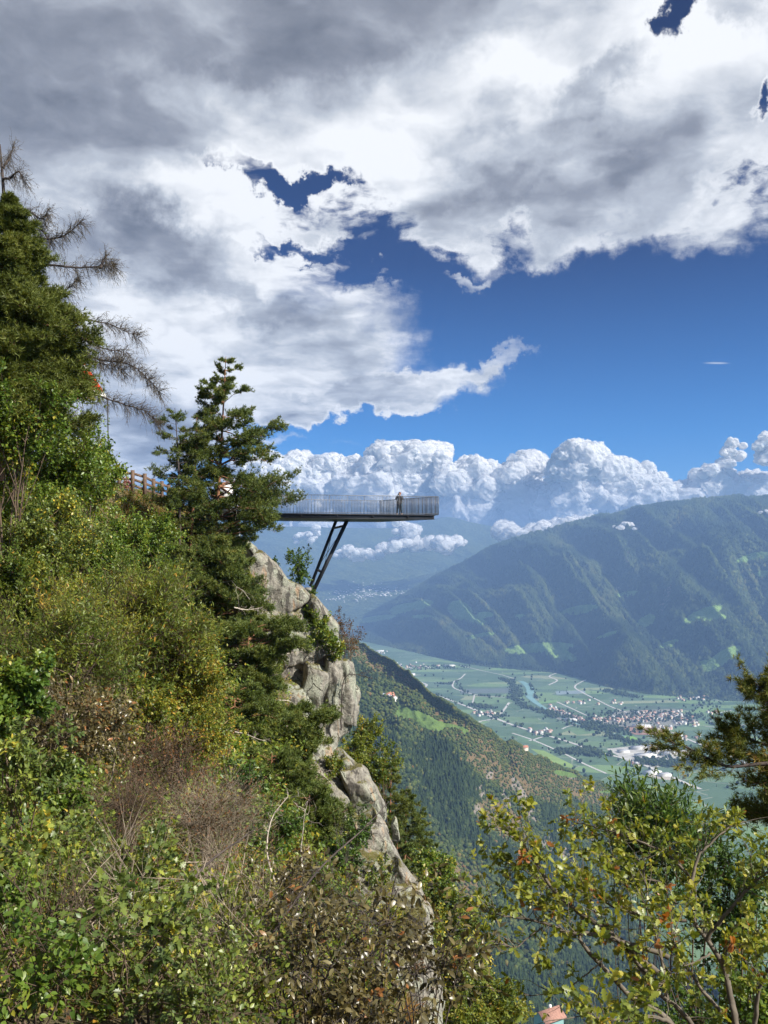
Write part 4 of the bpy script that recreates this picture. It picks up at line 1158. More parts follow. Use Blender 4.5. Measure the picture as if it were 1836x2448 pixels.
# white rendered abutment that the platform leaves from
ab = empty('abutment', P(552, 1290, 67.5)); tag(ab, 'white concrete abutment half hidden behind the pine at the platform root', 'abutment')
WC = simple_mat('white_concrete', (.74, .73, .70), .85, var=.08, scale=1.2)
p0 = P(552, 1290, 67.2)
m = MB(); m.box((p0[0], p0[1], (p0[2] + 3.2) / 2 - .6), 1.25, 1.2, 3.2 - p0[2] + 1.0); under(m.build('pier', WC), ab)
p1 = P(548, 1229, 66.8)
m = MB(); m.box((p1[0] - .25, p1[1] + .2, 3.65 + 1.25), .95, .5, 2.5); under(m.build('parapet', WC), ab)
m = MB(); m.box((p1[0] - .25, p1[1] + .2, 3.65 + 2.53), 1.1, .62, .06); under(m.build('coping', STEEL_L), ab)

# ------------------------------------------------------------------ wooden fence
fence = empty('wooden_fence', P(300, 1170, 62)); tag(fence, 'brown wooden post and rail fence climbing the grassy bank left of the pine', 'fence')
WOOD = simple_mat('fence_wood', (.12, .075, .05), .8, var=.35, scale=6, bump=.3)
posts = [(225, 1117, 1160, 59), (256, 1120, 1164, 60), (285, 1124, 1168, 60.5), (317, 1124, 1172, 61), (346, 1132, 1184, 61.5), (367, 1144, 1190, 62.5), (387, 1150, 1196, 63.5), (403, 1158, 1200, 64.5), (417, 1166, 1206, 65.5)]
tops = []
for (x, y0, y1, d) in posts:
    a, b = P(x, y0, d), P(x, y1 + 10, d); m = MB(); m.bar(b, a, .22, .22); under(m.build('post', WOOD), fence); tops.append((a, P(x, y1, d)))
for k in range(len(tops) - 1):
    for fr_ in (.16, .45, .74):
        a = tops[k][0] * (1 - fr_) + tops[k][1] * fr_; b = tops[k + 1][0] * (1 - fr_) + tops[k + 1][1] * fr_
        m = MB(); m.bar(a + [0, .1, 0], b + [0, .1, 0], .05, .17); under(m.build('rail', WOOD), fence)

# ------------------------------------------------------------------ red and white awning sail with its pole
RED = leaf_mat('red_cloth', [(0, (.62, .05, .02)), (1, (.62, .05, .02))], rough=.8, trans=.3, spec=.2, tcol=(1, 1, 1))
WHT = leaf_mat('white_cloth', [(0, (.75, .74, .7)), (1, (.75, .74, .7))], rough=.8, trans=.3, spec=.2, tcol=(1, 1, 1))
can = empty('tent_canopy', P(150, 950, 48)); tag(can, 'red and white striped canopy corner showing behind the dark conifer and bare larch twigs', 'canopy')
ap = P(150, 770, 47); eave = [P(257, 951, 46.5), P(218, 953, 47.5), P(175, 955, 49), P(120, 955, 50), P(60, 955, 49), P(20, 955, 47), P(40, 958, 44), P(110, 957, 43), P(190, 954, 44.5)]
for k in range(len(eave)):
    e0, e1 = eave[k], eave[(k + 1) % len(eave)]
    rows = []
    for s in np.linspace(0, 1, 14):
        sag = 0.35 * math.sin(s * math.pi)
        rows.append([ap + (e0 + (e1 - e0) * u - ap) * s - np.array([0, 0, sag * (1 - s) + .12 * math.sin(u * math.pi) * s * -1]) for u in np.linspace(0, 1, 7)])
    v = np.array(rows).reshape(-1, 3)
    fc = grid_faces(14, 7); mi = [(1 if (i // 6) % 5 == 2 else 0) if k % 2 == 0 else (1 if (i // 6) % 5 in (0, 3) else 0) for i in range(len(fc))]
    ob = mesh_obj('cloth_panel', v, fc, [RED, WHT], smooth=True, mi=mi, attrs=[('tint', 'FACE', np.zeros(len(fc)))]); under(ob, can)
m = MB(); m.tube([P(257, 951, 46.5), P(259, 1060, 46.5)], .04, 6); under(m.build('pole', STEEL_L), can)
# ------------------------------------------------------------------ people
def skin_mesh(name, joints, edges, mat, parent=None, sub=2, root=0, faces_smooth=True):
    """joints: list of (xyz, radius or (rx,ry)); one continuous surface grown by Skin + Subdivision, then baked"""
    me = bpy.data.meshes.new(name)
    me.from_pydata([tuple(j[0]) for j in joints], edges, [])
    o = bpy.data.objects.new(name, me); C.objects.link(o)
    mod = o.modifiers.new('skin', 'SKIN')
    lay = me.skin_vertices[0] if len(me.skin_vertices) else None
    if lay is None:
        bm = bmesh.new(); bm.from_mesh(me); bm.verts.layers.skin.verify(); bm.to_mesh(me); bm.free(); lay = me.skin_vertices[0]
    for i, j in enumerate(joints):
        r = j[1] if isinstance(j[1], tuple) else (j[1], j[1])
        lay.data[i].radius = r; lay.data[i].use_root = (i == root)
    s = o.modifiers.new('sub', 'SUBSURF'); s.levels = sub; s.render_levels = sub
    dg = bpy.context.evaluated_depsgraph_get()
    nm = bpy.data.meshes.new_from_object(o.evaluated_get(dg))
    o.modifiers.clear(); o.data = nm
    nm.materials.clear(); nm.materials.append(mat)
    nm.polygons.foreach_set('use_smooth', np.ones(len(nm.polygons), bool))
    if parent is not None: o.parent = parent
    return o

SKIN = simple_mat('skin', (.50, .30, .21), .6, var=.05)
JKT = simple_mat('black_jacket', (.011, .012, .016), .7, var=.3)
JKT2 = simple_mat('dark_red_jacket', (.16, .03, .03), .7, var=.3)
JEANS = simple_mat('blue_jeans', (.018, .042, .066), .8, var=.3, scale=8)
HAIR = simple_mat('auburn_hair', (.17, .055, .025), .6, var=.3, scale=20)
BOOT = simple_mat('dark_boots', (.035, .028, .025), .6)
BAGM = simple_mat('bag_black', (.012, .012, .014), .5)

def person(loc, rz, label, jacket, capm):
    """1.70 m figure, local frame: +Y is where it looks; both hands raised to the face."""
    r = empty('person', loc, rz); tag(r, label, 'person')
    lh, rh_ = (-.055, .20, 1.53), (.075, .20, 1.52)
    J = [((0, 0, .93), (.155, .11)), ((0, .0, 1.08), (.135, .095)), ((0, .0, 1.25), (.155, .10)), ((0, 0, 1.38), (.15, .09)), ((0, .005, 1.455), (.055, .055)), ((0, .02, 1.53), (.06, .068)), ((0, .02, 1.60), (.078, .095)), ((0, .01, 1.665), (.055, .07)),
         ((-.175, 0, 1.395), .055), ((-.27, .10, 1.20), .046), ((-.15, .20, 1.40), .034), ((-.075, .205, 1.50), .028),
         ((.175, 0, 1.395), .055), ((.28, .10, 1.21), .046), ((.17, .20, 1.40), .034), ((.095, .205, 1.50), .028),
         ((-.095, 0, .86), .092), ((-.13, .035, .49), .058), ((-.15, -.02, .10), .04), ((-.15, .10, .035), .042),
         ((.095, 0, .86), .092), ((.15, .07, .49), .058), ((.21, .05, .10), .04), ((.235, .17, .035), .042)]
    E = [(0, 1), (1, 2), (2, 3), (3, 4), (4, 5), (5, 6), (6, 7), (3, 8), (8, 9), (9, 10), (10, 11), (3, 12), (12, 13), (13, 14), (14, 15), (0, 16), (16, 17), (17, 18), (18, 19), (0, 20), (20, 21), (21, 22), (22, 23)]
    # palm then five fingers on each hand, curled round the camera
    for side, w0 in ((-1, 11), (1, 15)):
        bx = side * .075 if side < 0 else .095
        palm = len(J); J.append(((bx - side * .012, .215, 1.535), .026)); E.append((w0, palm))
        for k in range(4):
            a = len(J); z = 1.575 - k * .017
            J += [((bx - side * .02, .235, z), .0095), ((bx - side * .045, .252, z + .004), .0085), ((bx - side * .068, .25, z), .0075 - .0006 * abs(k - 1))]
            E += [(palm, a), (a, a + 1), (a + 1, a + 2)]
        a = len(J); J += [((bx - side * .018, .20, 1.51), .0105), ((bx - side * .045, .195, 1.50), .009)]; E += [(palm, a), (a, a + 1)]
    b = skin_mesh('body', J, E, SKIN, r)
    # face: nose, ears, eyes, mouth
    hd = MB()
    for (x, y, z, sx, sy, sz) in ((0, .118, 1.585, .022, .03, .035), (-.08, .02, 1.59, .016, .03, .05), (.08, .02, 1.59, .016, .03, .05)):
        iv, if_ = ICO[2]; o = mesh_obj('nose' if x == 0 else 'ear', iv * [sx, sy, sz] + [x, y, z], if_, SKIN, b, True)
    for x in (-.03, .03):
        iv, if_ = ICO[2]; mesh_obj('eye', iv * [.012, .008, .008] + [x, .108, 1.61], if_, BAGM, b, True)
    iv, if_ = ICO[2]; mesh_obj('mouth', iv * [.022, .008, .006] + [0, .11, 1.548], if_, JKT2, b, True)
    jk = [((0, 0, .84), (.185, .14)), ((0, 0, .98), (.175, .13)), ((0, 0, 1.2), (.175, .125)), ((0, 0, 1.36), (.17, .115)), ((0, .0, 1.455), (.085, .085)),
          ((-.18, 0, 1.39), .08), ((-.275, .10, 1.195), .064), ((-.165, .195, 1.38), .048), ((-.105, .205, 1.46), .042), ((.18, 0, 1.39), .08), ((.285, .10, 1.205), .064), ((.185, .195, 1.38), .048), ((.12, .205, 1.46), .042)]
    skin_mesh('jacket', jk, [(0, 1), (1, 2), (2, 3), (3, 4), (3, 5), (5, 6), (6, 7), (7, 8), (3, 9), (9, 10), (10, 11), (11, 12)], jacket, r)
    tr = [((0, 0, .95), (.165, .12)), ((-.095, 0, .84), .108), ((-.13, .035, .49), .073), ((-.15, -.02, .13), .058), ((.095, 0, .84), .108), ((.15, .07, .49), .073), ((.21, .05, .13), .058)]
    skin_mesh('trousers', tr, [(0, 1), (1, 2), (2, 3), (0, 4), (4, 5), (5, 6)], JEANS, r)
    for (x, y, dx) in ((-.15, -.02, 0), (.21, .05, .025)):
        skin_mesh('boot', [((x, y - .02, .14), .052), ((x, y - .01, .055), .052), ((x + dx * .6, y + .08, .045), .046), ((x + dx, y + .15, .038), .036)], [(0, 1), (1, 2), (2, 3)], BOOT, r)
    iv, if_ = ICO[4]
    q = iv.copy(); q = q[:, :] * [.098, .115, .115]; q[:, 1] = np.where(q[:, 1] > .05, .05 + (q[:, 1] - .05) * .3, q[:, 1])
    q += (fbm(iv * 6, 3)[:, None] - .5) * .03 * iv
    hr = mesh_obj('hair', q + [0, -.005, 1.645], if_, capm, r, True)
    return r
pl = P(956, 1228.6, 65.6)
pz = ZD + .005
person((pl[0], pl[1], pz), R(158), 'auburn haired person in black jacket and jeans standing on the platform with raised camera', JKT, HAIR)
def rotp(v, rz): return (v[0] * math.cos(rz) - v[1] * math.sin(rz), v[0] * math.sin(rz) + v[1] * math.cos(rz), v[2])
cm = empty('photo_camera', np.array([pl[0], pl[1], pz]) + rotp((.01, .235, 1.53), R(158)), R(158)); tag(cm, 'black photo camera held up to the face by the person on the platform', 'camera')
m = MB(); m.box((0, 0, .03), .13, .05, .085); m.box((0, -.01, .085), .05, .04, .03); m.build('camera_body', BAGM, cm)
m = MB(); m.tube([(0, .02, .03), (0, .10, .03)], [.036, .034], 14); m.build('lens', BAGM, cm)
bg = empty('shoulder_bag', np.array([pl[0], pl[1], pz]) + rotp((.20, -.13, .80), R(158)), R(158)); tag(bg, 'black bag hanging at the hip of the person on the platform', 'bag')
iv, if_ = ICO[3]; n_ = ((np.abs(iv) ** 4).sum(1)) ** .25
mesh_obj('pouch', iv / n_[:, None] * [.075, .13, .14] + [0, 0, .14], if_, BAGM, bg, True)
m = MB(); m.tube([(0, .1, .27), (-.06, .12, .45), (-.16, .09, .62), (-.26, .0, .66), (-.2, -.08, .5), (0, -.1, .27)], .014, 5); m.build('strap', BAGM, bg)
q = P(302, 1196, 66)
person((q[0], q[1], q[2]), R(200), 'person in a red cap and dark red jacket glimpsed behind the wooden fence', JKT2, simple_mat('red_cap', (.5, .04, .03), .7))
# ------------------------------------------------------------------ plants: generators
def outline(pts, fold=.18, drop=.12):
    """leaf along +X from a half outline [(x, y)...]; folded along the midrib, triangles"""
    pts = [(0, 0)] + list(pts) + [(1, 0)]
    v = []; f = []
    n = len(pts)
    for x, y in pts: v.append((x, 0, -drop * x * x))                  # midrib
    for s in (1, -1):
        for x, y in pts: v.append((x, s * y, fold * y - drop * x * x))
    for k, s in ((1, 1), (2, -1)):
        o = n * k
        for i in range(n - 1):
            q = [i, i + 1, o + i + 1, o + i] if s > 0 else [i, o + i, o + i + 1, i + 1]
            for t in ((q[0], q[1], q[2]), (q[0], q[2], q[3])):
                a, b, c = (np.array(v[j]) for j in t)
                if np.linalg.norm(np.cross(b - a, c - a)) > 1e-5: f.append(t)
    return np.array(v, float), np.array(f)
LEAF = {
    'ovate': outline([(.25, .24), (.6, .27)]),
    'small': (np.array([[0, 0, 0], [.5, .30, .05], [1, 0, -.1], [.5, -.30, .05]], float), np.array([[0, 2, 1], [0, 3, 2]])),
    'lance': outline([(.35, .10), (.7, .09)], drop=.25),
    'oak': outline([(.12, .05), (.25, .20), (.33, .10), (.47, .27), (.56, .13), (.70, .29), (.80, .16), (.92, .17)]),
    'maple': outline([(.10, .30), (.25, .18), (.38, .46), (.50, .22), (.72, .28), (.78, .12)]),
    'long': outline([(.2, .17), (.5, .22), (.8, .14)], drop=.3),
    'blade': (np.array([[0, .035, 0], [0, -.035, 0], [.55, .02, -.05], [1, 0, -.25], [.55, -.02, -.05]], float), np.array([[0, 1, 4], [0, 4, 2], [2, 4, 3]])),
}
def unit(v): return v / (np.linalg.norm(v, axis=-1, keepdims=True) + 1e-9)

def place(tmpl, pos, xdir, size, rng, up=(0, 0, 1), wob=.6):
    """copies of a small template on pos with local X along xdir"""
    tv, tf = tmpl
    n = len(pos)
    X = unit(xdir)
    N = unit(np.array(up)[None] + rng.normal(0, wob, (n, 3)))
    Y = unit(np.cross(N, X)); N = np.cross(X, Y)
    s = np.asarray(size)[:, None, None]
    v = pos[:, None, :] + s * (tv[None, :, 0:1] * X[:, None] + tv[None, :, 1:2] * Y[:, None] + tv[None, :, 2:3] * N[:, None])
    f = tf[None] + (np.arange(n) * len(tv))[:, None, None]
    return v.reshape(-1, 3), f.reshape(-1, 3)

def twigs(st, dr, ln, rad, rng, npt=4, droop=0.0, wig=.12):
    """n thin 3-sided twigs at once; returns verts, quads, points (n,npt,3)"""
    n = len(st); t = np.linspace(0, 1, npt)
    d = unit(dr)
    pts = st[:, None] + d[:, None] * (ln[:, None] * t)[..., None]
    w = np.cumsum(rng.normal(0, wig, (n, npt, 3)) * (ln / npt)[:, None, None], 1); w[:, 0] = 0
    pts = pts + w; pts[..., 2] -= droop * ln[:, None] * t ** 2
    ref = np.array([.3, .5, .8]); r = unit(np.cross(d, ref)); u_ = np.cross(r, d)
    a = np.arange(3) / 3 * 2 * np.pi
    ring = r[:, None, None] * np.cos(a)[None, None, :, None] + u_[:, None, None] * np.sin(a)[None, None, :, None]
    rr = rad[:, None] * (1 - .8 * t)[None]
    v = pts[:, :, None] + ring * rr[..., None, None]
    i = np.arange(npt - 1)[:, None] * 3; j = np.arange(3)[None]; j2 = (j + 1) % 3
    q = np.stack([i + j, i + j2, i + 3 + j2, i + 3 + j], -1).reshape(-1, 4)
    f = q[None] + (np.arange(n) * npt * 3)[:, None, None]
    return v.reshape(-1, 3), f.reshape(-1, 4), pts

class Geo:
    def __init__(s): s.v = []; s.f3 = []; s.f4 = []; s.n = 0; s.t = []
    def tri(s, v, f, t=None):
        s.v.append(v); s.f3.append(f + s.n); s.n += len(v)
        if t is not None: s.t.append(t)
    def quad(s, v, f): s.v.append(v); s.f4.append(f + s.n); s.n += len(v)
    def build(s, name, mat, parent, smooth=False):
        if not s.v: return None
        fs = ([np.concatenate(s.f3)] if s.f3 else []) + ([np.concatenate(s.f4)] if s.f4 else [])
        at = [('tint', 'FACE', np.concatenate(s.t))] if s.t else None
        return mesh_obj(name, np.concatenate(s.v), fs, mat, parent, smooth, attrs=at)

def bez(a, b, bow, n=8, rng=None, wob=0.0):
    t = np.linspace(0, 1, n)[:, None]; a = np.asarray(a, float); b = np.asarray(b, float)
    p = a * (1 - t) + b * t + np.asarray(bow)[None] * np.sin(t * np.pi)
    if rng is not None and wob:
        w = np.cumsum(rng.normal(0, wob / n, (n, 3)), 0); w -= w[0]; p = p + w * np.sin(t * np.pi / 2)
    return p

# --- plant materials
BARK = simple_mat('bark_brown', (.11, .075, .05), .9, var=.35, scale=9, bump=.3)
BARKG = simple_mat('bark_grey', (.27, .22, .165), .9, var=.35, scale=9, bump=.3)
BARKP = simple_mat('bark_pine', (.24, .115, .06), .9, var=.4, scale=7, bump=.4)
BARKD = simple_mat('twig_dark', (.065, .05, .045), .9, var=.3, scale=9)
DEADW = simple_mat('dead_wood', (.44, .38, .32), .85, var=.25, scale=9)
M_GREEN = leaf_mat('leaves_green', [(0, (0.063, 0.121, 0.018)), (.4, (0.128, 0.203, 0.027)), (.8, (0.209, 0.268, 0.037)), (1, (0.365, 0.308, 0.037))], rough=.42, spec=.5)
M_FRESH = leaf_mat('leaves_fresh', [(0, (0.078, 0.120, 0.031)), (.35, (0.137, 0.186, 0.041)), (.6, (0.195, 0.240, 0.045)), (.8, (0.299, 0.348, 0.063)), (.97, (0.421, 0.403, 0.054)), (1, (0.600, 0.432, 0.054))], rough=.4, spec=.5)
M_YEL = leaf_mat('leaves_yellowing', [(0, (0.080, 0.125, 0.020)), (.4, (0.165, 0.205, 0.028)), (.7, (0.275, 0.275, 0.036)), (.9, (0.380, 0.310, 0.042)), (1, (0.480, 0.270, 0.042))], rough=.45, spec=.4)
M_OLIVE = leaf_mat('leaves_olive_brown', [(0, (0.060, 0.053, 0.021)), (.4, (0.113, 0.093, 0.032)), (.7, (0.171, 0.139, 0.052)), (.92, (0.225, 0.198, 0.092)), (1, (0.291, 0.118, 0.034))], rough=.36, spec=.6, trans=.25)
M_OAK = leaf_mat('leaves_oak', [(0, (.10, .14, .02)), (.4, (.19, .23, .03)), (.75, (.31, .32, .05)), (.93, (.42, .38, .07)), (1, (.34, .13, .03))], rough=.4, spec=.5, trans=.4)
M_PINE = leaf_mat('pine_needles', [(0, (0.050, 0.078, 0.018)), (.5, (0.103, 0.140, 0.028)), (.85, (0.188, 0.207, 0.042)), (1, (0.319, 0.254, 0.060))], rough=.55, spec=.3, trans=.15)
M_PINEO = leaf_mat('pine_needles_olive', [(0, (0.061, 0.079, 0.017)), (.5, (0.114, 0.140, 0.025)), (.85, (0.175, 0.193, 0.035)), (1, (0.297, 0.210, 0.056))], rough=.55, spec=.3, trans=.2)
M_DARK = leaf_mat('leaves_dark', [(0, (0.035, 0.076, 0.017)), (.5, (0.070, 0.134, 0.025)), (.9, (0.122, 0.202, 0.035)), (1, (0.210, 0.252, 0.042))], rough=.45, spec=.4)
M_RUST = leaf_mat('leaves_rust', [(0, (.06, .05, .03)), (.5, (.12, .075, .04)), (1, (.24, .10, .04))], rough=.6, spec=.3)
M_GRASS = leaf_mat('grass_dry', [(0, (.07, .09, .02)), (.4, (.16, .14, .04)), (.7, (.30, .20, .07)), (1, (.38, .19, .07))], rough=.6, spec=.3)

def tinted(n, nf, rng, lo=0, hi=.9, pop=.05):
    t = rng.uniform(lo, hi, n); t = np.where(rng.random(n) < pop, 1.0, t)
    return np.repeat(t, nf)

NLM, SZM = 2.1, 1.22
def shrub(name, px, py, rx, ry, d, label, cat, leafk='small', mat=None, size=.05, nleaf=3500, clumps=26, bark=None, seed=0, twl=None, fan=.35, depth=1.0, group=None, hi=.85, pop=.015, stems=5, up=.35, twn=None, skirt=False, bare=0.0, leafy=1.0, rise=.0):
    """bush or small broadleaf tree filling the ellipse (px, py, rx, ry) of photo pixels at distance d"""
    rng = np.random.default_rng(1000 + seed * 7 + int(px * 13 + py))
    if bare < .5 and mat not in (M_RUST,) and d > 10: nleaf = int(nleaf * NLM); clumps = int(clumps * 1.35)
    if d < 10: size *= .62; nleaf = int(nleaf * 1.25); pop *= .35; hi *= .85
    size = size * (SZM * 1.12 if 14 < d < 40 else SZM)
    k = d / F_PX; c = P(px, py, d); Rx, Rz = rx * k, ry * k; Ry = Rx * depth
    g = min(float(ground_z(c[0], c[1])), c[2] - Rz * .9)
    g = max(g, c[2] - Rz * 1.0 - 3.5)
    base = np.array([c[0], c[1], g - .05])
    root = empty(name, base); tag(root, label, cat, group)
    G_ = Geo(); L = Geo()
    # clump centres, denser towards the surface
    cc = []
    while len(cc) < clumps:
        u_ = unit(rng.normal(0, 1, 3)); r = rng.random() ** .42
        q = u_ * r * .86
        if q[2] < -.55 and rng.random() < .5 and not skirt: continue
        cc.append(q)
    cc = np.array(cc); cc += rng.normal(0, .05, cc.shape)
    cpos = c + cc * [Rx, Ry, Rz]
    rr = max(.006, .022 * (Rx + Rz) * .5)
    st_top = []
    for s in range(stems):
        a = rng.uniform(0, 6.28); tpt = c + np.array([math.cos(a) * Rx * fan, math.sin(a) * Ry * fan, -Rz * .15 + rng.uniform(-.2, .5) * Rz])
        b0 = base + np.array([math.cos(a), math.sin(a), 0]) * rr * 2.5
        pl_ = bez(b0, tpt, [rng.normal(0, .08) * Rx, rng.normal(0, .08) * Ry, 0], 8, rng, .15 * Rz)
        st_top.append(pl_)
        v, f = tube_np(pl_, np.linspace(rr, rr * .4, 8), 5); G_.quad(v, f)
    tips = []; tdir = []
    for q in cpos:
        s = st_top[rng.integers(stems)]; a = s[rng.integers(3, 8)]
        pl_ = bez(a, q, [0, 0, rng.uniform(-.02, .12) * Rz], 6, rng, .12 * Rx)
        v, f = tube_np(pl_, np.linspace(rr * .38, rr * .1, 6), 4); G_.quad(v, f)
        tips.append(pl_[-3:]); tdir.append(unit((q - a)[None])[0])
    tn = twn or max(3, int(nleaf / clumps / 9)); tl = twl or .34 * (Rx + Rz) / 2
    ci = np.repeat(np.arange(clumps), tn); n = len(ci)
    st = np.array(tips)[ci, rng.integers(0, 3, n)]
    out = unit(st - c) * .7 + np.array(tdir)[ci] * .3
    dr = out + rng.normal(0, .75, (n, 3)) + np.array([0, 0, up])
    ln = tl * rng.uniform(.45, 1.25, n)
    v, f, pts = twigs(st, dr, ln, np.full(n, max(.0018, rr * .10)), rng, 4)
    G_.quad(v, f)
    per = max(2, int(nleaf / n)); m = n * per
    ti = np.repeat(np.arange(n), per)
    if bare: keep = rng.random(n)[ti] > bare; ti = ti[keep]; m = len(ti)
    s = rng.uniform(.15, 1.0, m); i0 = np.clip((s * 3).astype(int), 0, 2); fr = (s * 3 - i0)[:, None]
    pos = pts[ti, i0] * (1 - fr) + pts[ti, i0 + 1] * fr
    xd = unit(dr[ti]) * .55 + rng.normal(0, .7, (m, 3)) + np.array([0, 0, rise - .08])
    sz = size * rng.uniform(.6, 1.25, m)
    v, f = place(LEAF[leafk], pos, xd, sz, rng)
    cl = rng.normal(0, .19, clumps)[ci][ti]
    t = np.clip(rng.uniform(0, hi, m) + cl, 0, .99); t = np.where(rng.random(m) < pop, 1.0, t)
    L.tri(v, f, np.repeat(t, len(LEAF[leafk][1])))
    a_ = G_.build('branches', bark or BARK, None); b_ = L.build('foliage', mat or M_GREEN, None)
    for o in (a_, b_): o.parent = root; o.matrix_parent_inverse = root.matrix_basis.inverted()
    root.matrix_parent_inverse.identity()
    return root

def tufts(pos, ax, size, rng, needles=9, w=.10, spread=.9):
    """needle brushes: thin triangles radiating about the shoot direction"""
    n = len(pos); P_ = np.repeat(pos, needles, 0); A = np.repeat(unit(ax), needles, 0)
    dr = unit(A * .75 + rng.normal(0, spread * .62, (n * needles, 3)))
    ln = np.repeat(size, needles) * rng.uniform(.7, 1.2, n * needles)
    side = unit(np.cross(dr, rng.normal(0, 1, (n * needles, 3)))) * (ln * w)[:, None]
    v = np.stack([P_ + side, P_ - side, P_ + dr * ln[:, None]], 1).reshape(-1, 3)
    f = np.arange(n * needles * 3).reshape(-1, 3)
    return v, f

def pine(name, trunk, prof, d, label, mat=None, seed=0, nbr=60, tuft=.12, per=16, needles=9, droop=.12, bark=None, group=None, cat='tree', start=.05, dead=0, lift=.15, depthf=.85, trad=.10, w=.10, sub=7, full=.35, tint=(.0, .85)):
    """trunk: list of (px, py); prof: list of (py, left_px, right_px) crown reach at that height"""
    rng = np.random.default_rng(500 + seed)
    k = d / F_PX
    tp = resample(np.array([P(x, y, d) for x, y in trunk]), 24)
    base = tp[-1].copy(); root = empty(name, base); tag(root, label, cat, group)
    G_ = Geo(); L = Geo(); D_ = Geo()
    n24 = np.linspace(.012, trad, 24)
    v, f = tube_np(tp, n24, 8); G_.quad(v, f)
    pj = np.array([proj(q[None])[1][0] for q in tp])
    py_, pl_, pr_ = np.array(prof, float).T
    P_, A_2, S_ = [], [], []
    y0, y1 = py_[0], py_[-1]
    for b in range(nbr):
        u_ = (b + rng.random()) / nbr
        yy = y0 + (y1 - y0) * u_ ** .8
        az = rng.uniform(0, 2 * math.pi); cx = math.cos(az)
        reach = (np.interp(yy, py_, pr_) if cx > 0 else np.interp(yy, py_, pl_)) * k
        avg = (np.interp(yy, py_, pr_) + np.interp(yy, py_, pl_)) * .5 * k
        Lb = math.hypot(reach * cx, avg * depthf * math.sin(az)) * rng.choice([.45, .8, 1.0, 1.1])* rng.uniform(.85, 1.05)
        j = np.interp(yy + Lb / k * lift * .6, pj, np.arange(24)); a = tp[int(np.clip(j, 0, 23))]
        dv = np.array([cx * reach, math.sin(az) * avg * depthf, 0]); dv = dv / (np.linalg.norm(dv) + 1e-9)
        tip = a + dv * Lb + np.array([0, 0, Lb * (lift - droop * 2.2 * u_ + rng.normal(0, .17))])
        br = bez(a, tip, [0, 0, Lb * .10 * (1 if rng.random() < .6 else -1)], 9, rng, Lb * .32)
        v, f = tube_np(br, np.linspace(max(.012, Lb * .016), .005, 9), 5); G_.quad(v, f)
        ns = max(3, int(sub * (0.5 + Lb)))
        s = rng.uniform(full, 1.0, ns); i0 = np.clip((s * 8).astype(int), 0, 7)
        st = br[i0] + (br[i0 + 1 - (i0 == 8)] - br[i0]) * (s * 8 - i0)[:, None]
        side = np.cross(dv, [0, 0, 1]); sg = np.where(rng.random(ns) < .5, 1, -1)[:, None]
        dr = dv[None] * .8 + side[None] * sg * rng.uniform(.2, 1.1, (ns, 1)) + np.stack([rng.normal(0, .15, ns), rng.normal(0, .15, ns), rng.uniform(-.1, .8, ns)], -1)
        ln = Lb * (.16 + .30 * (1 - s)) * rng.uniform(.7, 1.2, ns) + .18
        v, f, pts = twigs(st, dr, ln, np.full(ns, .006), rng, 4); G_.quad(v, f)
        m = ns * per; ti = np.repeat(np.arange(ns), per); q = rng.uniform(.15, 1, m); i1 = np.clip((q * 3).astype(int), 0, 2); fr = (q * 3 - i1)[:, None]
        pp_ = pts[ti, i1] * (1 - fr) + pts[ti, i1 + 1] * fr + rng.normal(0, .025 + .022 * Lb, (m, 3))
        P_.append(pp_); A_2.append(unit(dr[ti]) + [0, 0, .5]); S_.append(tuft * rng.uniform(.7, 1.2, m))
    for b in range(dead):
        yy = y1 - (y1 - y0) * rng.uniform(0, .45); az = rng.uniform(-1.2, 1.2) + (math.pi if rng.random() < .35 else 0)
        j = int(np.clip(np.interp(yy, pj, np.arange(24)), 0, 23)); a = tp[j]; Lb = rng.uniform(.5, 1.1) * max(np.interp(yy, py_, pr_), 40) * k
        tip = a + np.array([math.cos(az) * Lb, -abs(math.sin(az)) * Lb * .7, -Lb * rng.uniform(.0, .35)])
        br = bez(a, tip, [0, 0, Lb * .12], 9, rng, Lb * .5); v, f = tube_np(br, np.linspace(.03, .008, 9), 5); D_.quad(v, f)
        ns = 9; i0 = rng.integers(3, 9, ns); v, f, pts = twigs(br[i0], rng.normal(0, .6, (ns, 3)) + unit((tip - a)[None]) * .6, Lb * rng.uniform(.15, .4, ns), np.full(ns, .009), rng, 5, .2, .35); D_.quad(v, f)
    P_ = np.concatenate(P_); A_2 = np.concatenate(A_2); S_ = np.concatenate(S_)
    v, f = tufts(P_, A_2, S_, rng, needles, w)
    nz = vnoise(P_ / .6 + seed) * .5
    t = np.clip(rng.uniform(tint[0], tint[1] * .7, len(P_)) + nz - .1, 0, 1)
    L.tri(v, f, np.repeat(t, needles))
    parts_ = [G_.build('trunk', bark or BARKP, None), L.build('crown', mat or M_PINE, None)]
    if dead: parts_.append(D_.build('dead_branches', DEADW, None))
    for o in parts_: o.parent = root; o.matrix_parent_inverse = root.matrix_basis.inverted()
    return root
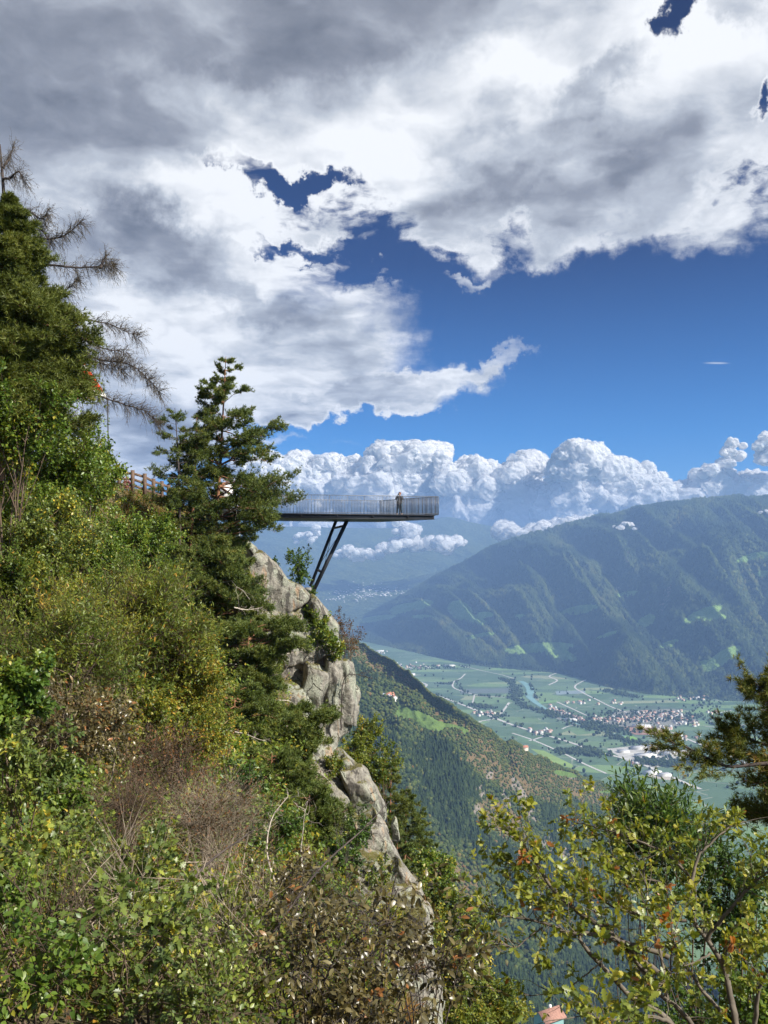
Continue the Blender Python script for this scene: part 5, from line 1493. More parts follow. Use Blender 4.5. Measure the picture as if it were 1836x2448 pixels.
# ------------------------------------------------------------------ plants: the ones in the picture
# conifers on the left edge and by the platform
pine('pine_tree', [(540, 852), (536, 930), (530, 1050), (524, 1150), (515, 1250), (505, 1400), (498, 1520)],
     [(858, 8, 10), (890, 26, 28), (930, 40, 48), (960, 60, 66), (1000, 52, 84), (1050, 90, 130), (1090, 96, 150), (1130, 80, 178), (1180, 90, 196), (1230, 70, 180), (1275, 100, 150), (1310, 90, 90), (1400, 110, 80)],
     52, 'tall dark pine with an open crown in front of the platform root', nbr=180, tuft=.17, per=15, needles=9, seed=1, trad=.17, w=.11, dead=3, sub=5, full=.4, droop=.10, lift=.20)
pine('pine_tree', [(418, 975), (424, 1060), (428, 1150), (430, 1260), (428, 1420)], [(985, 14, 20), (1010, 36, 40), (1050, 44, 60), (1100, 50, 56), (1150, 84, 60), (1190, 40, 60), (1230, 70, 50)],
     49, 'thin sparse pine standing left of the tall dark pine', nbr=54, tuft=.15, per=9, needles=8, seed=2, trad=.09, sub=5, full=.5, bark=BARKD, lift=.3)
pine('pine_tree', [(470, 1000), (468, 1100), (462, 1200), (455, 1330), (450, 1420)], [(1005, 16, 26), (1050, 50, 60), (1100, 60, 70), (1160, 60, 60), (1230, 100, 90), (1290, 110, 110), (1340, 60, 110)],
     50.5, 'bushy olive pine filling the gap between the sparse pine and the tall one', nbr=80, tuft=.16, per=13, needles=8, seed=3, trad=.12, mat=M_PINEO, sub=5)
pine('conifer_tree', [(12, 470), (8, 600), (4, 800), (0, 1000), (-4, 1150)], [(490, 10, 12), (560, 40, 60), (620, 70, 84), (700, 90, 112), (780, 120, 160), (830, 140, 150), (870, 160, 180), (905, 170, 212), (930, 170, 220), (965, 150, 200), (1000, 120, 130)],
     22, 'dense dark conifer with a ragged triangular crown cut by the left edge', nbr=230, tuft=.12, per=20, needles=8, seed=4, trad=.14, mat=M_PINEO, sub=16, full=.25, lift=.05, droop=.1, w=.09)

# bare larch behind the dense conifer
def bare_tree():
    rng = np.random.default_rng(9); d = 31
    root = empty('larch_tree', P(14, 1100, d)); tag(root, 'bare larch with long drooping twiggy branches behind the dense conifer', 'tree')
    G_ = Geo()
    tp = resample(np.array([P(x, y, d) for x, y in ((0, 345), (6, 420), (12, 520), (18, 700), (22, 900), (24, 1100))]), 20)
    v, f = tube_np(tp, np.linspace(.02, .16, 20), 7); G_.quad(v, f)
    limbs = [[(14, 490), (60, 500), (100, 520), (118, 500)], [(16, 600), (70, 570), (130, 570), (165, 558), (198, 530)], [(18, 680), (100, 640), (170, 640), (230, 640), (262, 638), (274, 636)], [(240, 640), (246, 622), (250, 608)],
             [(20, 745), (110, 716), (150, 700), (181, 672)], [(20, 770), (90, 740), (148, 748), (200, 762), (250, 770), (300, 788), (338, 806)], [(22, 850), (120, 820), (186, 832), (230, 858), (280, 868), (320, 880), (350, 905), (380, 938)],
             [(22, 880), (100, 860), (170, 850), (240, 872), (290, 888)], [(22, 950), (120, 930), (200, 935), (249, 950), (300, 964), (340, 975), (372, 1006)], [(8, 430), (30, 425), (50, 410), (66, 440)], [(6, 400), (20, 380), (28, 350)], [(10, 560), (60, 540), (90, 548), (120, 590)],
             [(20, 650), (60, 690), (90, 700), (110, 690)], [(22, 900), (110, 960), (150, 990), (205, 1000)], [(4, 380), (-20, 400), (-30, 420)], [(20, 800), (120, 790), (180, 800), (250, 830), (300, 838)]]
    st, dr, ln = [], [], []
    for li, l in enumerate(limbs):
        off = rng.normal(0, .8)
        pl = resample(np.array([P(x, y, d + off * i / len(l)) for i, (x, y) in enumerate(l)]), 26)
        pl += np.cumsum(rng.normal(0, .012, pl.shape), 0)
        v, f = tube_np(pl, np.linspace(.055, .009, 26), 5); G_.quad(v, f)
        L = np.linalg.norm(pl[-1] - pl[0]); n = int(60 * L) + 24
        i = rng.integers(4, 26, n)
        ax = unit((pl[-1] - pl[0])[None])
        up_ = rng.random(n) < .5
        st.append(pl[i]); dr.append(ax * .7 + rng.normal(0, .45, (n, 3)) + np.where(up_, .75, -1.0)[:, None] * [0, 0, 1]); ln.append(rng.uniform(.15, .62, n))
    st, dr, ln = np.concatenate(st), np.concatenate(dr), np.concatenate(ln)
    v, f, pts = twigs(st, dr, ln, np.full(len(st), .008), rng, 5, .15, .25); G_.quad(v, f)
    n = len(st) * 7; ti = np.repeat(np.arange(len(st)), 7); ii = rng.integers(1, 5, n)
    v, f, p2 = twigs(pts[ti, ii], dr[ti] + rng.normal(0, .7, (n, 3)), rng.uniform(.06, .20, n), np.full(n, .0048), rng, 3, .5, .2)
    tw = Geo(); tw.quad(v, f)
    for nm, gg, mt in (('trunk', G_, BARKD), ('twigs', tw, simple_mat('larch_twig', (.10, .08, .05), .9, var=.3))):
        o = gg.build(nm, mt, None); o.parent = root; o.matrix_parent_inverse = root.matrix_basis.inverted()
bare_tree()

# broadleaf trees and bushes of the left slope, far to near
S_ = shrub
S_('broadleaf_tree', 212, 1115, 82, 92, 30, 'bright green tree just left of the wooden fence', 'tree', size=.085, nleaf=7000, clumps=34, seed=1, mat=M_GREEN, hi=1.0)
S_('broadleaf_tree', 95, 1110, 190, 150, 25, 'bright green leafy tree below the dense conifer at the left edge', 'tree', size=.075, nleaf=15000, clumps=60, seed=2, mat=M_GREEN)
S_('broadleaf_tree', 30, 980, 150, 90, 21, 'green tree top right under the dark conifer at the left edge', 'tree', size=.07, nleaf=6000, clumps=34, seed=3)
S_('bush', 50, 1215, 130, 80, 23, 'leafy green bush at the left edge between bright tree and pale tipped bush', 'bush', size=.065, nleaf=6500, clumps=34, seed=59, mat=M_GREEN)
S_('bush', 330, 1285, 110, 80, 33, 'green bush on the slope below the brown grassy bank', 'bush', size=.08, nleaf=6500, clumps=30, seed=4)
S_('bush', 110, 1262, 170, 80, 22, 'pale tipped green bush below the bright green tree', 'bush', size=.06, nleaf=9000, clumps=40, seed=5, mat=M_FRESH)
S_('bush', 235, 1350, 120, 80, 25, 'dark green bush between pale tipped bush and feathery willow', 'bush', size=.065, nleaf=6500, clumps=34, seed=6)
S_('bush', 30, 1400, 130, 110, 17, 'olive green bush at the left edge beneath the pale tipped bush', 'bush', size=.05, nleaf=8500, clumps=36, seed=7, mat=M_YEL, hi=.5, pop=.02)
S_('willow_bush', 300, 1520, 200, 190, 19, 'large feathery yellow green willow bush with fanned stems', 'bush', leafk='lance', size=.075, nleaf=17000, clumps=60, seed=8, mat=M_YEL, hi=.66, pop=.02, stems=11, fan=.7, twl=.75, up=.7, rise=.4)
S_('willow_bush', 120, 1560, 170, 150, 15, 'yellow green willow bush with grey stems left of the large feathery one', 'bush', leafk='lance', size=.06, nleaf=10000, clumps=44, seed=9, mat=M_YEL, hi=.5, pop=.01, stems=9, fan=.7, twl=.6, up=.7, rise=.4)
S_('birch_bush', 440, 1600, 115, 150, 20, 'bush with orange and yellow autumn leaves right of the large willow bush', 'bush', size=.05, nleaf=9000, clumps=44, seed=10, mat=M_YEL, hi=.85, pop=.05, stems=7, twl=.5)
S_('bush', 470, 1740, 100, 80, 19, 'small orange tinged bush under the autumn coloured one', 'bush', size=.045, nleaf=4200, clumps=26, seed=11, mat=M_YEL, hi=.85, pop=.06, bare=.2)
S_('bush', 30, 1650, 110, 100, 11, 'dark green bush at the left edge halfway down', 'bush', leafk='ovate', size=.055, nleaf=4200, clumps=28, seed=12, mat=M_GREEN, hi=.6)
S_('bush', 200, 1740, 150, 100, 12.5, 'thin leaved bush with many pale stems below the willow bushes', 'bush', leafk='long', size=.055, nleaf=3600, clumps=34, seed=13, mat=M_OLIVE, stems=9, bark=BARKG, twl=.5)
S_('bush', 60, 1830, 130, 110, 8.5, 'broad leaved green bush at the left edge with glossy hanging leaves', 'bush', leafk='long', size=.075, nleaf=2600, clumps=26, seed=14, mat=M_FRESH, hi=.7)
S_('dead_bush', 400, 1835, 115, 90, 15, 'tangled leafless bush with rusty remnants in the hollow', 'bush', leafk='small', size=.04, nleaf=1500, clumps=44, seed=15, mat=M_RUST, bark=BARK, twl=.6, twn=26, stems=9)
S_('dead_bush', 500, 1955, 125, 95, 11.5, 'grey bare twig tangle in the middle of the foreground', 'bush', leafk='small', size=.03, nleaf=900, clumps=50, seed=16, mat=M_RUST, bark=BARKG, twl=.5, twn=34, stems=9)
S_('dead_bush', 300, 1925, 80, 60, 9, 'brown dry twigs between the green foreground bushes', 'bush', leafk='small', size=.03, nleaf=900, clumps=36, seed=17, mat=M_RUST, bark=BARK, twl=.4, twn=24, stems=8)

# pines that cling to the slope between willow and cliff
def midpine(trunk, prof, d, label, seed, **kw):
    a = dict(tuft=.16, per=17, needles=9, trad=.09, sub=7, dead=4, full=.35, lift=.12); a.update(kw); a['nbr'] = int(a.get('nbr', 60) * 1.35)
    return pine('pine_tree', trunk, prof, d, label, seed=seed, **a)
midpine([(470, 1300), (468, 1400), (462, 1500), (455, 1600)], [(1310, 40, 60), (1350, 90, 110), (1400, 90, 140), (1450, 60, 90)], 45, 'low pine below the tall dark pine, touching the willow bush', 21, nbr=60)
midpine([(575, 1380), (572, 1460), (560, 1560), (545, 1650)], [(1395, 30, 40), (1420, 80, 70), (1460, 100, 60), (1500, 60, 40)], 47, 'small pine in front of the upper grey rock slab', 22, nbr=44)
midpine([(600, 1480), (590, 1560), (575, 1640), (560, 1740)], [(1490, 30, 60), (1520, 70, 180), (1550, 110, 130), (1590, 130, 80), (1640, 110, 90), (1680, 60, 60)], 41, 'dark pine whose long bough reaches across the rock face', 23, nbr=84, dead=6)
midpine([(560, 1640), (560, 1720), (550, 1800), (540, 1880)], [(1650, 40, 60), (1690, 100, 110), (1740, 120, 110), (1780, 100, 90), (1830, 60, 70)], 33, 'dark pine with pale dead boughs below the reaching one', 24, nbr=70, dead=7, tuft=.13)
midpine([(690, 1680), (685, 1760), (670, 1840), (660, 1920)], [(1690, 30, 60), (1720, 90, 110), (1760, 110, 90), (1800, 80, 70), (1840, 50, 50)], 38, 'pine hugging the foot of the bright rock pillars', 25, nbr=60, dead=6)
midpine([(650, 1800), (645, 1900), (635, 1980), (625, 2060)], [(1810, 40, 50), (1860, 90, 100), (1920, 110, 120), (1980, 100, 90), (2020, 60, 60)], 26, 'bushy green pine above the foreground twig tangle', 26, nbr=74, dead=4, tuft=.12, mat=M_PINE)
midpine([(740, 1900), (738, 1980), (730, 2060), (720, 2140)], [(1905, 30, 40), (1950, 80, 80), (2010, 90, 80), (2060, 70, 60)], 25, 'small green pine at the edge of the lower dark rock', 27, nbr=54, dead=3, tuft=.12)
midpine([(555, 1240), (552, 1330), (545, 1420)], [(1250, 40, 60), (1290, 60, 60), (1330, 50, 40), (1370, 60, 60)], 56, 'small pine at the head of the cliff below the abutment', 28, nbr=40, dead=1)
# dead boughs in front of the rock
def deadbough(name, pts, d0, d1, label, seed, r=.035, mt=None, tn=16):
    rng = np.random.default_rng(seed); n = len(pts)
    pl = resample(np.array([P(x, y, d0 + (d1 - d0) * i / (n - 1)) for i, (x, y) in enumerate(pts)]), 24); g_ = Geo()
    pl += np.cumsum(rng.normal(0, .01 * d0 / 40, pl.shape), 0)
    root = empty(name, pl[0]); tag(root, label, 'branch')
    v, f = tube_np(pl, np.linspace(r, r * .25, 24), 6); g_.quad(v, f)
    i = rng.integers(5, 24, tn); L = np.linalg.norm(pl[-1] - pl[0])
    v, f, p = twigs(pl[i], unit((pl[-1] - pl[0])[None]) + rng.normal(0, .8, (tn, 3)), L * rng.uniform(.08, .28, tn), np.full(tn, r * .28), rng, 6, .2, .5); g_.quad(v, f)
    m = tn * 3; ti = np.repeat(np.arange(tn), 3); v, f, _ = twigs(p[ti, rng.integers(2, 6, m)], rng.normal(0, .8, (m, 3)), L * rng.uniform(.04, .1, m), np.full(m, r * .16), rng, 4, .1, .5); g_.quad(v, f)
    o = g_.build('wood', mt or DEADW, None); o.parent = root; o.matrix_parent_inverse = root.matrix_basis.inverted()
deadbough('dead_bough', [(545, 1575), (600, 1562), (640, 1568), (690, 1562), (730, 1556)], 40, 43, 'long bleached bough crossing below the upper rock slabs', 31)
deadbough('dead_bough', [(640, 1690), (652, 1674), (690, 1676), (720, 1700), (745, 1740)], 40, 43, 'pale forked dead bough in front of the dark rock hollow', 32)
deadbough('dead_bough', [(660, 1735), (700, 1740), (735, 1752), (770, 1775)], 37, 39, 'short bleached bough just above the pine at the pillars', 33)
deadbough('dead_bough', [(560, 1858), (600, 1870), (640, 1886), (690, 1897)], 30, 32, 'bleached bough at the lower edge of the dark pines', 34)
deadbough('dead_bough', [(520, 1742), (550, 1748), (590, 1760), (640, 1775)], 29, 30, 'thin white bough among the dark pines left of the pillars', 35, r=.024)
deadbough('dead_bough', [(560, 1452), (590, 1457), (625, 1453)], 44, 45, 'short white bough in front of the upper rock slab', 36)
deadbough('dead_tree', [(815, 1745), (816, 1690), (818, 1640), (832, 1612), (862, 1614), (890, 1622)], 57.6, 57.6, 'crooked leafless sapling climbing the bright rock pillar', 37, r=.05, mt=BARKD, tn=26)
deadbough('dead_bough', [(690, 1840), (740, 1838), (775, 1860), (800, 1888)], 44, 46, 'curved pale bough over the rock below the pillars', 38)
deadbough('bare_sapling', [(660, 2120), (640, 2040), (650, 1960), (690, 1905)], 9.5, 10, 'slender pale bare sapling in the middle foreground', 39, r=.012, mt=DEADW, tn=14)
deadbough('bare_sapling', [(730, 2140), (722, 2060), (722, 2000), (730, 1930)], 9.5, 9.5, 'second slender pale bare sapling right of the first', 40, r=.012, mt=DEADW, tn=12)
deadbough('bare_sapling', [(640, 2250), (760, 2080), (860, 1990), (930, 1915)], 6.0, 7.0, 'thin dark bare stem leaning right in front of the dark rock', 41, r=.010, mt=BARKD, tn=10)
deadbough('dead_bough', [(430, 2150), (480, 2080), (540, 2030), (600, 1990)], 7.0, 7.6, 'dark arching stem above the green foreground saplings', 42, r=.014, mt=BARKD, tn=14)

# on and around the cliff
S_('cliff_bush', 712, 1352, 36, 62, 63.4, 'small green tree beside the feet of the platform struts', 'bush', size=.15, nleaf=900, clumps=20, seed=31, mat=M_DARK, hi=.9, bark=BARKD, stems=3)
S_('cliff_bush', 738, 1425, 26, 22, 62, 'little green bush at the foot of the struts', 'bush', size=.13, nleaf=500, clumps=12, seed=32, mat=M_DARK)
S_('cliff_bush', 655, 1345, 16, 24, 63, 'tiny dark bush on the upper cliff edge', 'bush', size=.12, nleaf=260, clumps=9, seed=33, mat=M_DARK, stems=3)
S_('cliff_bush', 765, 1505, 44, 40, 58.6, 'fresh green bush growing from the crack above the pillars', 'bush', size=.13, nleaf=1500, clumps=22, seed=34, mat=M_GREEN, skirt=True)
S_('cliff_bush', 800, 1545, 30, 26, 58.4, 'bright green bush hanging at the top of the bright pillar', 'bush', size=.13, nleaf=800, clumps=14, seed=35, mat=M_GREEN, skirt=True)
S_('cliff_bush', 745, 1470, 20, 30, 59.4, 'small green bush behind the beaked rock plate', 'bush', size=.12, nleaf=500, clumps=12, seed=36, mat=M_GREEN)
S_('russet_bush', 832, 1520, 38, 56, 63.5, 'russet brown twiggy bush beyond the beaked rock plate', 'bush', size=.10, nleaf=1300, clumps=26, seed=37, mat=M_RUST, twn=22, stems=6, bark=BARK)
S_('russet_bush', 812, 1480, 18, 34, 64, 'smaller russet bush above the larger russet one', 'bush', size=.10, nleaf=500, clumps=14, seed=38, mat=M_RUST, twn=14, stems=4, bark=BARK)
S_('cliff_bush', 610, 1440, 46, 50, 54, 'pale yellow green bush over the upper rock slab', 'bush', size=.10, nleaf=1500, clumps=22, seed=39, mat=M_YEL, hi=.6)
S_('cliff_bush', 640, 1560, 60, 34, 50, 'yellow green bush below the upper rock slabs', 'bush', size=.10, nleaf=1700, clumps=22, seed=40, mat=M_YEL, hi=.6)
S_('cliff_bush', 585, 1385, 34, 36, 56, 'yellowing bush at the top left of the cliff', 'bush', size=.11, nleaf=1000, clumps=16, seed=41, mat=M_YEL, hi=.7)
S_('cliff_bush', 545, 1310, 30, 44, 60, 'pale grassy bush beneath the white abutment', 'bush', leafk='lance', size=.16, nleaf=1100, clumps=18, seed=42, mat=M_YEL, hi=.8)
S_('slope_bush', 880, 1755, 46, 46, 66, 'olive bush right at the foot of the bright pillars', 'bush', size=.15, nleaf=1900, clumps=24, seed=43, mat=M_YEL, hi=.6)
S_('slope_bush', 905, 1820, 56, 56, 64, 'olive green tree with bare twigs right of the lower rocks', 'tree', size=.15, nleaf=2400, clumps=26, seed=44, mat=M_YEL, hi=.5)
S_('slope_bush', 840, 1790, 40, 40, 60, 'yellow olive bush between pillars and lower rock', 'bush', size=.14, nleaf=1500, clumps=20, seed=45, mat=M_YEL, hi=.5)
S_('slope_bush', 912, 1975, 32, 40, 56, 'bright green bush beside the slim pale rock tooth', 'bush', size=.13, nleaf=1300, clumps=18, seed=46, mat=M_FRESH, hi=.7)
S_('broadleaf_tree', 1030, 2105, 70, 80, 62, 'broad dark green tree beside the lower cliff', 'tree', size=.20, nleaf=4200, clumps=34, seed=47, mat=M_GREEN, hi=1)
S_('broadleaf_tree', 1072, 2205, 70, 84, 59, 'mid green tree below the broad dark one', 'tree', size=.19, nleaf=4600, clumps=36, seed=48, mat=M_FRESH, hi=.9)
S_('broadleaf_tree', 1015, 2270, 60, 110, 56, 'pale green tree close beside the lowest rock', 'tree', size=.17, nleaf=4600, clumps=36, seed=49, mat=M_FRESH, hi=1.0)
S_('broadleaf_tree', 1110, 2330, 76, 80, 55, 'pale green tree halfway down the right hand tree row', 'tree', size=.17, nleaf=4600, clumps=36, seed=50, mat=M_FRESH, hi=.9)
S_('broadleaf_tree', 1190, 2410, 80, 80, 52, 'yellowish tree near the bottom beside the small red roofed house', 'tree', size=.16, nleaf=4600, clumps=36, seed=51, mat=M_YEL, hi=.7)
S_('broadleaf_tree', 1090, 2430, 90, 60, 48, 'low yellow green tree at the bottom of the right hand tree row', 'tree', size=.15, nleaf=4200, clumps=34, seed=52, mat=M_YEL, hi=.6)
S_('cliff_bush', 800, 1835, 40, 34, 56, 'yellow green bush lodged above the bulging lower rock', 'bush', size=.12, nleaf=900, clumps=16, seed=53, mat=M_YEL, hi=.6)
S_('cliff_bush', 850, 1975, 44, 50, 52, 'dark green bush covering the left side of the bulging lower rock', 'bush', size=.12, nleaf=1500, clumps=22, seed=54, mat=M_DARK)
S_('cliff_bush', 900, 2090, 40, 50, 50, 'green bush on the ledge below the slim pale rock tooth', 'bush', size=.12, nleaf=1200, clumps=20, seed=55, mat=M_GREEN)
S_('cliff_bush', 935, 2190, 44, 60, 47, 'dry yellowing bush on the lowest rock', 'bush', size=.11, nleaf=1300, clumps=22, seed=56, mat=M_YEL, hi=.9)
S_('cliff_bush', 985, 2330, 46, 70, 44, 'dry russet growth down the lowest rock', 'bush', size=.10, nleaf=1300, clumps=22, seed=57, mat=M_RUST)
S_('cliff_bush', 700, 1800, 50, 40, 50, 'green bush under the pine at the foot of the pillars', 'bush', size=.11, nleaf=1400, clumps=20, seed=58, mat=M_GREEN)
def slopepine(x, y0, y1, w, d, label, seed, **kw):
    a = dict(nbr=54, tuft=.22, per=11, needles=8, trad=.12, sub=4, full=.3, lift=.1, w=.12); a.update(kw)
    h = y1 - y0
    return pine('pine_tree', [(x, y0), (x - 2, y0 + h * .5), (x - 5, y1)], [(y0 + h * .04, w * .15, w * .2), (y0 + h * .2, w * .5, w * .55), (y0 + h * .4, w * .7, w * .75), (y0 + h * .6, w, w), (y0 + h * .85, w, w)], d, label, seed=seed, **a)
slopepine(972, 1880, 2080, 46, 68, 'pointed green pine standing right of the lower rocks', 61)
slopepine(935, 1835, 2010, 40, 66, 'olive green pine behind the bulging lower rock', 62, mat=M_PINEO)
slopepine(1005, 1935, 2110, 44, 70, 'second pointed pine one step down the tree row', 63)
slopepine(950, 1960, 2200, 50, 60, 'dark pine squeezed between lower rock and pale tree', 64)
slopepine(980, 2080, 2290, 52, 57, 'dark pine above the lowest rock', 65)
# ------------------------------------------------------------------ foreground plants
S_('maple_sapling', 130, 2060, 150, 110, 5.6, 'bright green lobed leaved sapling at the left edge of the foreground', 'bush', leafk='maple', size=.062, nleaf=1100, clumps=26, seed=71, mat=M_FRESH, stems=6, fan=.6, twl=.28)
S_('maple_sapling', 385, 2060, 60, 75, 5.2, 'upright bright green sapling in front of the grey twig tangle', 'bush', leafk='maple', size=.055, nleaf=420, clumps=14, seed=72, mat=M_FRESH, stems=3, twl=.2)
S_('maple_sapling', 360, 2260, 200, 150, 4.3, 'wide glossy green bush with lobed leaves at the bottom left', 'bush', leafk='maple', size=.062, nleaf=950, clumps=26, seed=73, mat=M_FRESH, hi=.7, stems=8, fan=.6, twl=.24)
S_('bush', 90, 2310, 140, 130, 3.9, 'dark green leafy bush in the bottom left corner', 'bush', leafk='ovate', size=.05, nleaf=900, clumps=24, seed=74, mat=M_GREEN, hi=.8, stems=7, fan=.6, twl=.2)
S_('bush', 510, 2380, 170, 120, 4.0, 'low green bush with yellow tips at the bottom centre left', 'bush', leafk='ovate', size=.036, nleaf=1700, clumps=34, seed=75, mat=M_FRESH, hi=.8, stems=8, fan=.6, twl=.22)
S_('bush', 560, 2180, 130, 110, 6.5, 'green and olive bush behind the low yellow tipped one', 'bush', leafk='ovate', size=.045, nleaf=1600, clumps=32, seed=76, mat=M_YEL, hi=.6, stems=7)
S_('olive_bush', 900, 2160, 170, 130, 5.6, 'tall olive brown bush with long drooping leaves before the lower rock', 'bush', leafk='long', size=.075, nleaf=520, clumps=22, seed=77, mat=M_OLIVE, stems=8, fan=.6, twl=.36, up=.2, bark=BARKD)
S_('olive_bush', 720, 2270, 170, 130, 4.6, 'olive brown bush filling the bottom centre', 'bush', leafk='long', size=.052, nleaf=1500, clumps=38, seed=78, mat=M_OLIVE, stems=8, fan=.6, twl=.28, bark=BARKD)
S_('olive_bush', 1020, 2330, 140, 120, 5.0, 'dark olive bush with hanging leaves over the dry orange grass', 'bush', leafk='long', size=.066, nleaf=760, clumps=26, seed=79, mat=M_OLIVE, stems=7, fan=.6, twl=.32, up=.2, bark=BARKD, hi=.7)
S_('olive_bush', 830, 2410, 150, 90, 4.4, 'brown leaved bush along the bottom edge beside the orange grass', 'bush', leafk='ovate', size=.042, nleaf=1300, clumps=28, seed=80, mat=M_OLIVE, hi=.9, stems=6, bark=BARKD)
S_('olive_bush', 690, 2100, 120, 90, 8.0, 'olive bush right of the grey twig tangle', 'bush', leafk='ovate', size=.05, nleaf=1500, clumps=30, seed=81, mat=M_OLIVE, stems=6, bark=BARKD)
S_('bush', 180, 2170, 150, 90, 6.5, 'mid green bush between the two lobed leaved saplings', 'bush', leafk='ovate', size=.055, nleaf=900, clumps=24, seed=82, mat=M_GREEN, hi=1.0)
S_('bush', 20, 2150, 90, 110, 5.0, 'shaded green bush at the left edge above the corner bush', 'bush', leafk='ovate', size=.045, nleaf=1100, clumps=24, seed=83, mat=M_GREEN, hi=.7)
S_('bush', 200, 2010, 110, 70, 8.5, 'small fresh green bush with yellow shoots behind the left sapling', 'bush', leafk='ovate', size=.05, nleaf=1500, clumps=26, seed=84, mat=M_FRESH, hi=1.0)
S_('bush', 620, 1990, 120, 90, 17, 'green bush under the bushy green pine', 'bush', size=.05, nleaf=3800, clumps=32, seed=85, mat=M_DARK, hi=1.0)
S_('bush', 740, 2140, 100, 90, 15, 'green bush at the brink above the lower cliff', 'bush', size=.05, nleaf=3200, clumps=30, seed=86, mat=M_GREEN, hi=.6)
S_('bush', 820, 2060, 70, 60, 24, 'small dark bush clinging to the lower cliff edge', 'bush', size=.07, nleaf=1700, clumps=22, seed=87, mat=M_DARK)
S_('bush', 560, 1870, 80, 60, 22, 'dark green bush at the foot of the dead boughed pine', 'bush', size=.06, nleaf=2600, clumps=26, seed=88, mat=M_DARK)
S_('bush', 400, 1400, 80, 70, 34, 'green bush between the low pine and the slope bush', 'bush', size=.08, nleaf=3600, clumps=28, seed=89, mat=M_GREEN)
S_('bush', 180, 1440, 120, 80, 22, 'green bush above the large willow bushes', 'bush', size=.06, nleaf=5200, clumps=34, seed=90, mat=M_GREEN)
S_('bush', 150, 1880, 120, 80, 10, 'grey green bush in the hollow under the thin leaved bush', 'bush', leafk='ovate', size=.05, nleaf=2000, clumps=28, seed=91, mat=M_GREEN)
S_('bush', 330, 1700, 120, 80, 17, 'yellowing bush beneath the feathery willow bush', 'bush', size=.05, nleaf=3600, clumps=30, seed=92, mat=M_YEL, hi=.8)

S_('bush', 250, 2120, 110, 90, 5.2, 'thin stemmed green shrub with pale leaf undersides near the left sapling', 'bush', leafk='maple', size=.05, nleaf=500, clumps=20, seed=93, mat=M_FRESH, stems=6, twl=.24)
S_('bush', 480, 2240, 110, 110, 5.0, 'loose green shrub with yellowing leaves between maple bush and olive bushes', 'bush', leafk='ovate', size=.045, nleaf=800, clumps=26, seed=94, mat=M_YEL, hi=.8, stems=6, twl=.24)
S_('bush', 610, 2330, 110, 100, 4.4, 'loose dull green shrub low in the bottom centre', 'bush', leafk='ovate', size=.042, nleaf=800, clumps=26, seed=95, mat=M_YEL, hi=.6, stems=6, twl=.24)
# bare stems threading through the foreground
for k, (x, y, rx, ry, d, lab, mt) in enumerate([
    (330, 2120, 200, 150, 5.0, 'tangle of thin pale stems rising through the lobed leaved foreground bush', BARKG),
    (560, 2230, 160, 130, 4.6, 'thin grey bare stems between the green and the olive bushes', BARKG),
    (110, 2230, 150, 130, 4.4, 'thin brown bare stems in the bottom left foreground', BARK),
    (800, 2140, 190, 120, 6.5, 'dark bare twigs sticking up through the olive bushes', BARKD),
    (520, 2060, 150, 90, 8.5, 'pale dry twigs in front of the grey tangle', BARKG)]):
    S_('dead_bush', x, y, rx, ry, d, lab, 'bush', leafk='small', size=.02, nleaf=240, clumps=16, seed=120 + k, mat=M_RUST, bark=mt, twl=.34, twn=9, stems=7, fan=.8, up=.8)
# low growth over the ground: nobody could count it
def ground_hits(n, x0, x1, y0, y1, rng, dmax=75):
    px = rng.uniform(x0, x1, n); py = rng.uniform(y0, y1, n)
    c, s = math.cos(PITCH), math.sin(PITCH)
    xc = (px - 918) / F_PX; yc = (1224 - py) / F_PX
    dirs = np.stack([xc, c - yc * s, s + yc * c], -1)
    hit = np.full(n, -1.0)
    for d in np.geomspace(2.2, dmax, 150):
        q = dirs * d
        ix = np.clip(np.searchsorted(ax_, q[:, 0]), 0, len(ax_) - 1); iy = np.clip(np.searchsorted(ay_, q[:, 1]), 0, len(ay_) - 1)
        m = (hit < 0) & (q[:, 2] < GZ[iy, ix]); hit[m] = d
    k = hit > 0
    p = dirs[k] * hit[k][:, None]
    ix = np.clip(np.searchsorted(ax_, p[:, 0]), 0, len(ax_) - 1); iy = np.clip(np.searchsorted(ay_, p[:, 1]), 0, len(ay_) - 1)
    p[:, 2] = GZ[iy, ix]
    return p, hit[k]
def cover(name, n, box, kind, mat, rng, h0, h1, leaf, per, hi=.9, pop=.05, tw=True):
    p, d = ground_hits(n, *box, rng)
    n = len(p); G_ = Geo(); h = rng.uniform(h0, h1, n) * np.clip(d / 12, .35, 2.2)
    dr = np.array([0, 0, 1.0]) + rng.normal(0, .35, (n, 3))
    v, f, pts = twigs(p - [0, 0, .03], dr, h, .0035 * np.clip(d / 8, .5, 4), rng, 4, .1); 
    ti = np.repeat(np.arange(n), per); m = len(ti); s = rng.uniform(.1, 1, m); i0 = np.clip((s * 3).astype(int), 0, 2); fr = (s * 3 - i0)[:, None]
    pos = pts[ti, i0] * (1 - fr) + pts[ti, i0 + 1] * fr
    sz = leaf * rng.uniform(.6, 1.3, m) * np.clip(d[ti] / 12, .6, 2.4)
    xd = rng.normal(0, 1, (m, 3)) + ([0, 0, 1.6] if kind == 'blade' else [0, 0, 0])
    lv, lf = place(LEAF[kind], pos if kind != 'blade' else pts[ti, 0] + rng.normal(0, .05, (m, 3)) * [1, 1, 0], xd, sz, rng)
    G_.tri(lv, lf, np.repeat(np.where(rng.random(m) < pop, 1.0, np.clip(rng.uniform(0, hi, m) + rng.normal(0, .1, n)[ti], 0, 1)), len(LEAF[kind][1])))
    o = G_.build(name, mat, None)
    tag(o, kind='stuff')
rc = np.random.default_rng(303)
cover('undergrowth', 9000, (-30, 900, 1150, 2460), 'small', M_GREEN, rc, .25, .8, .07, 12)
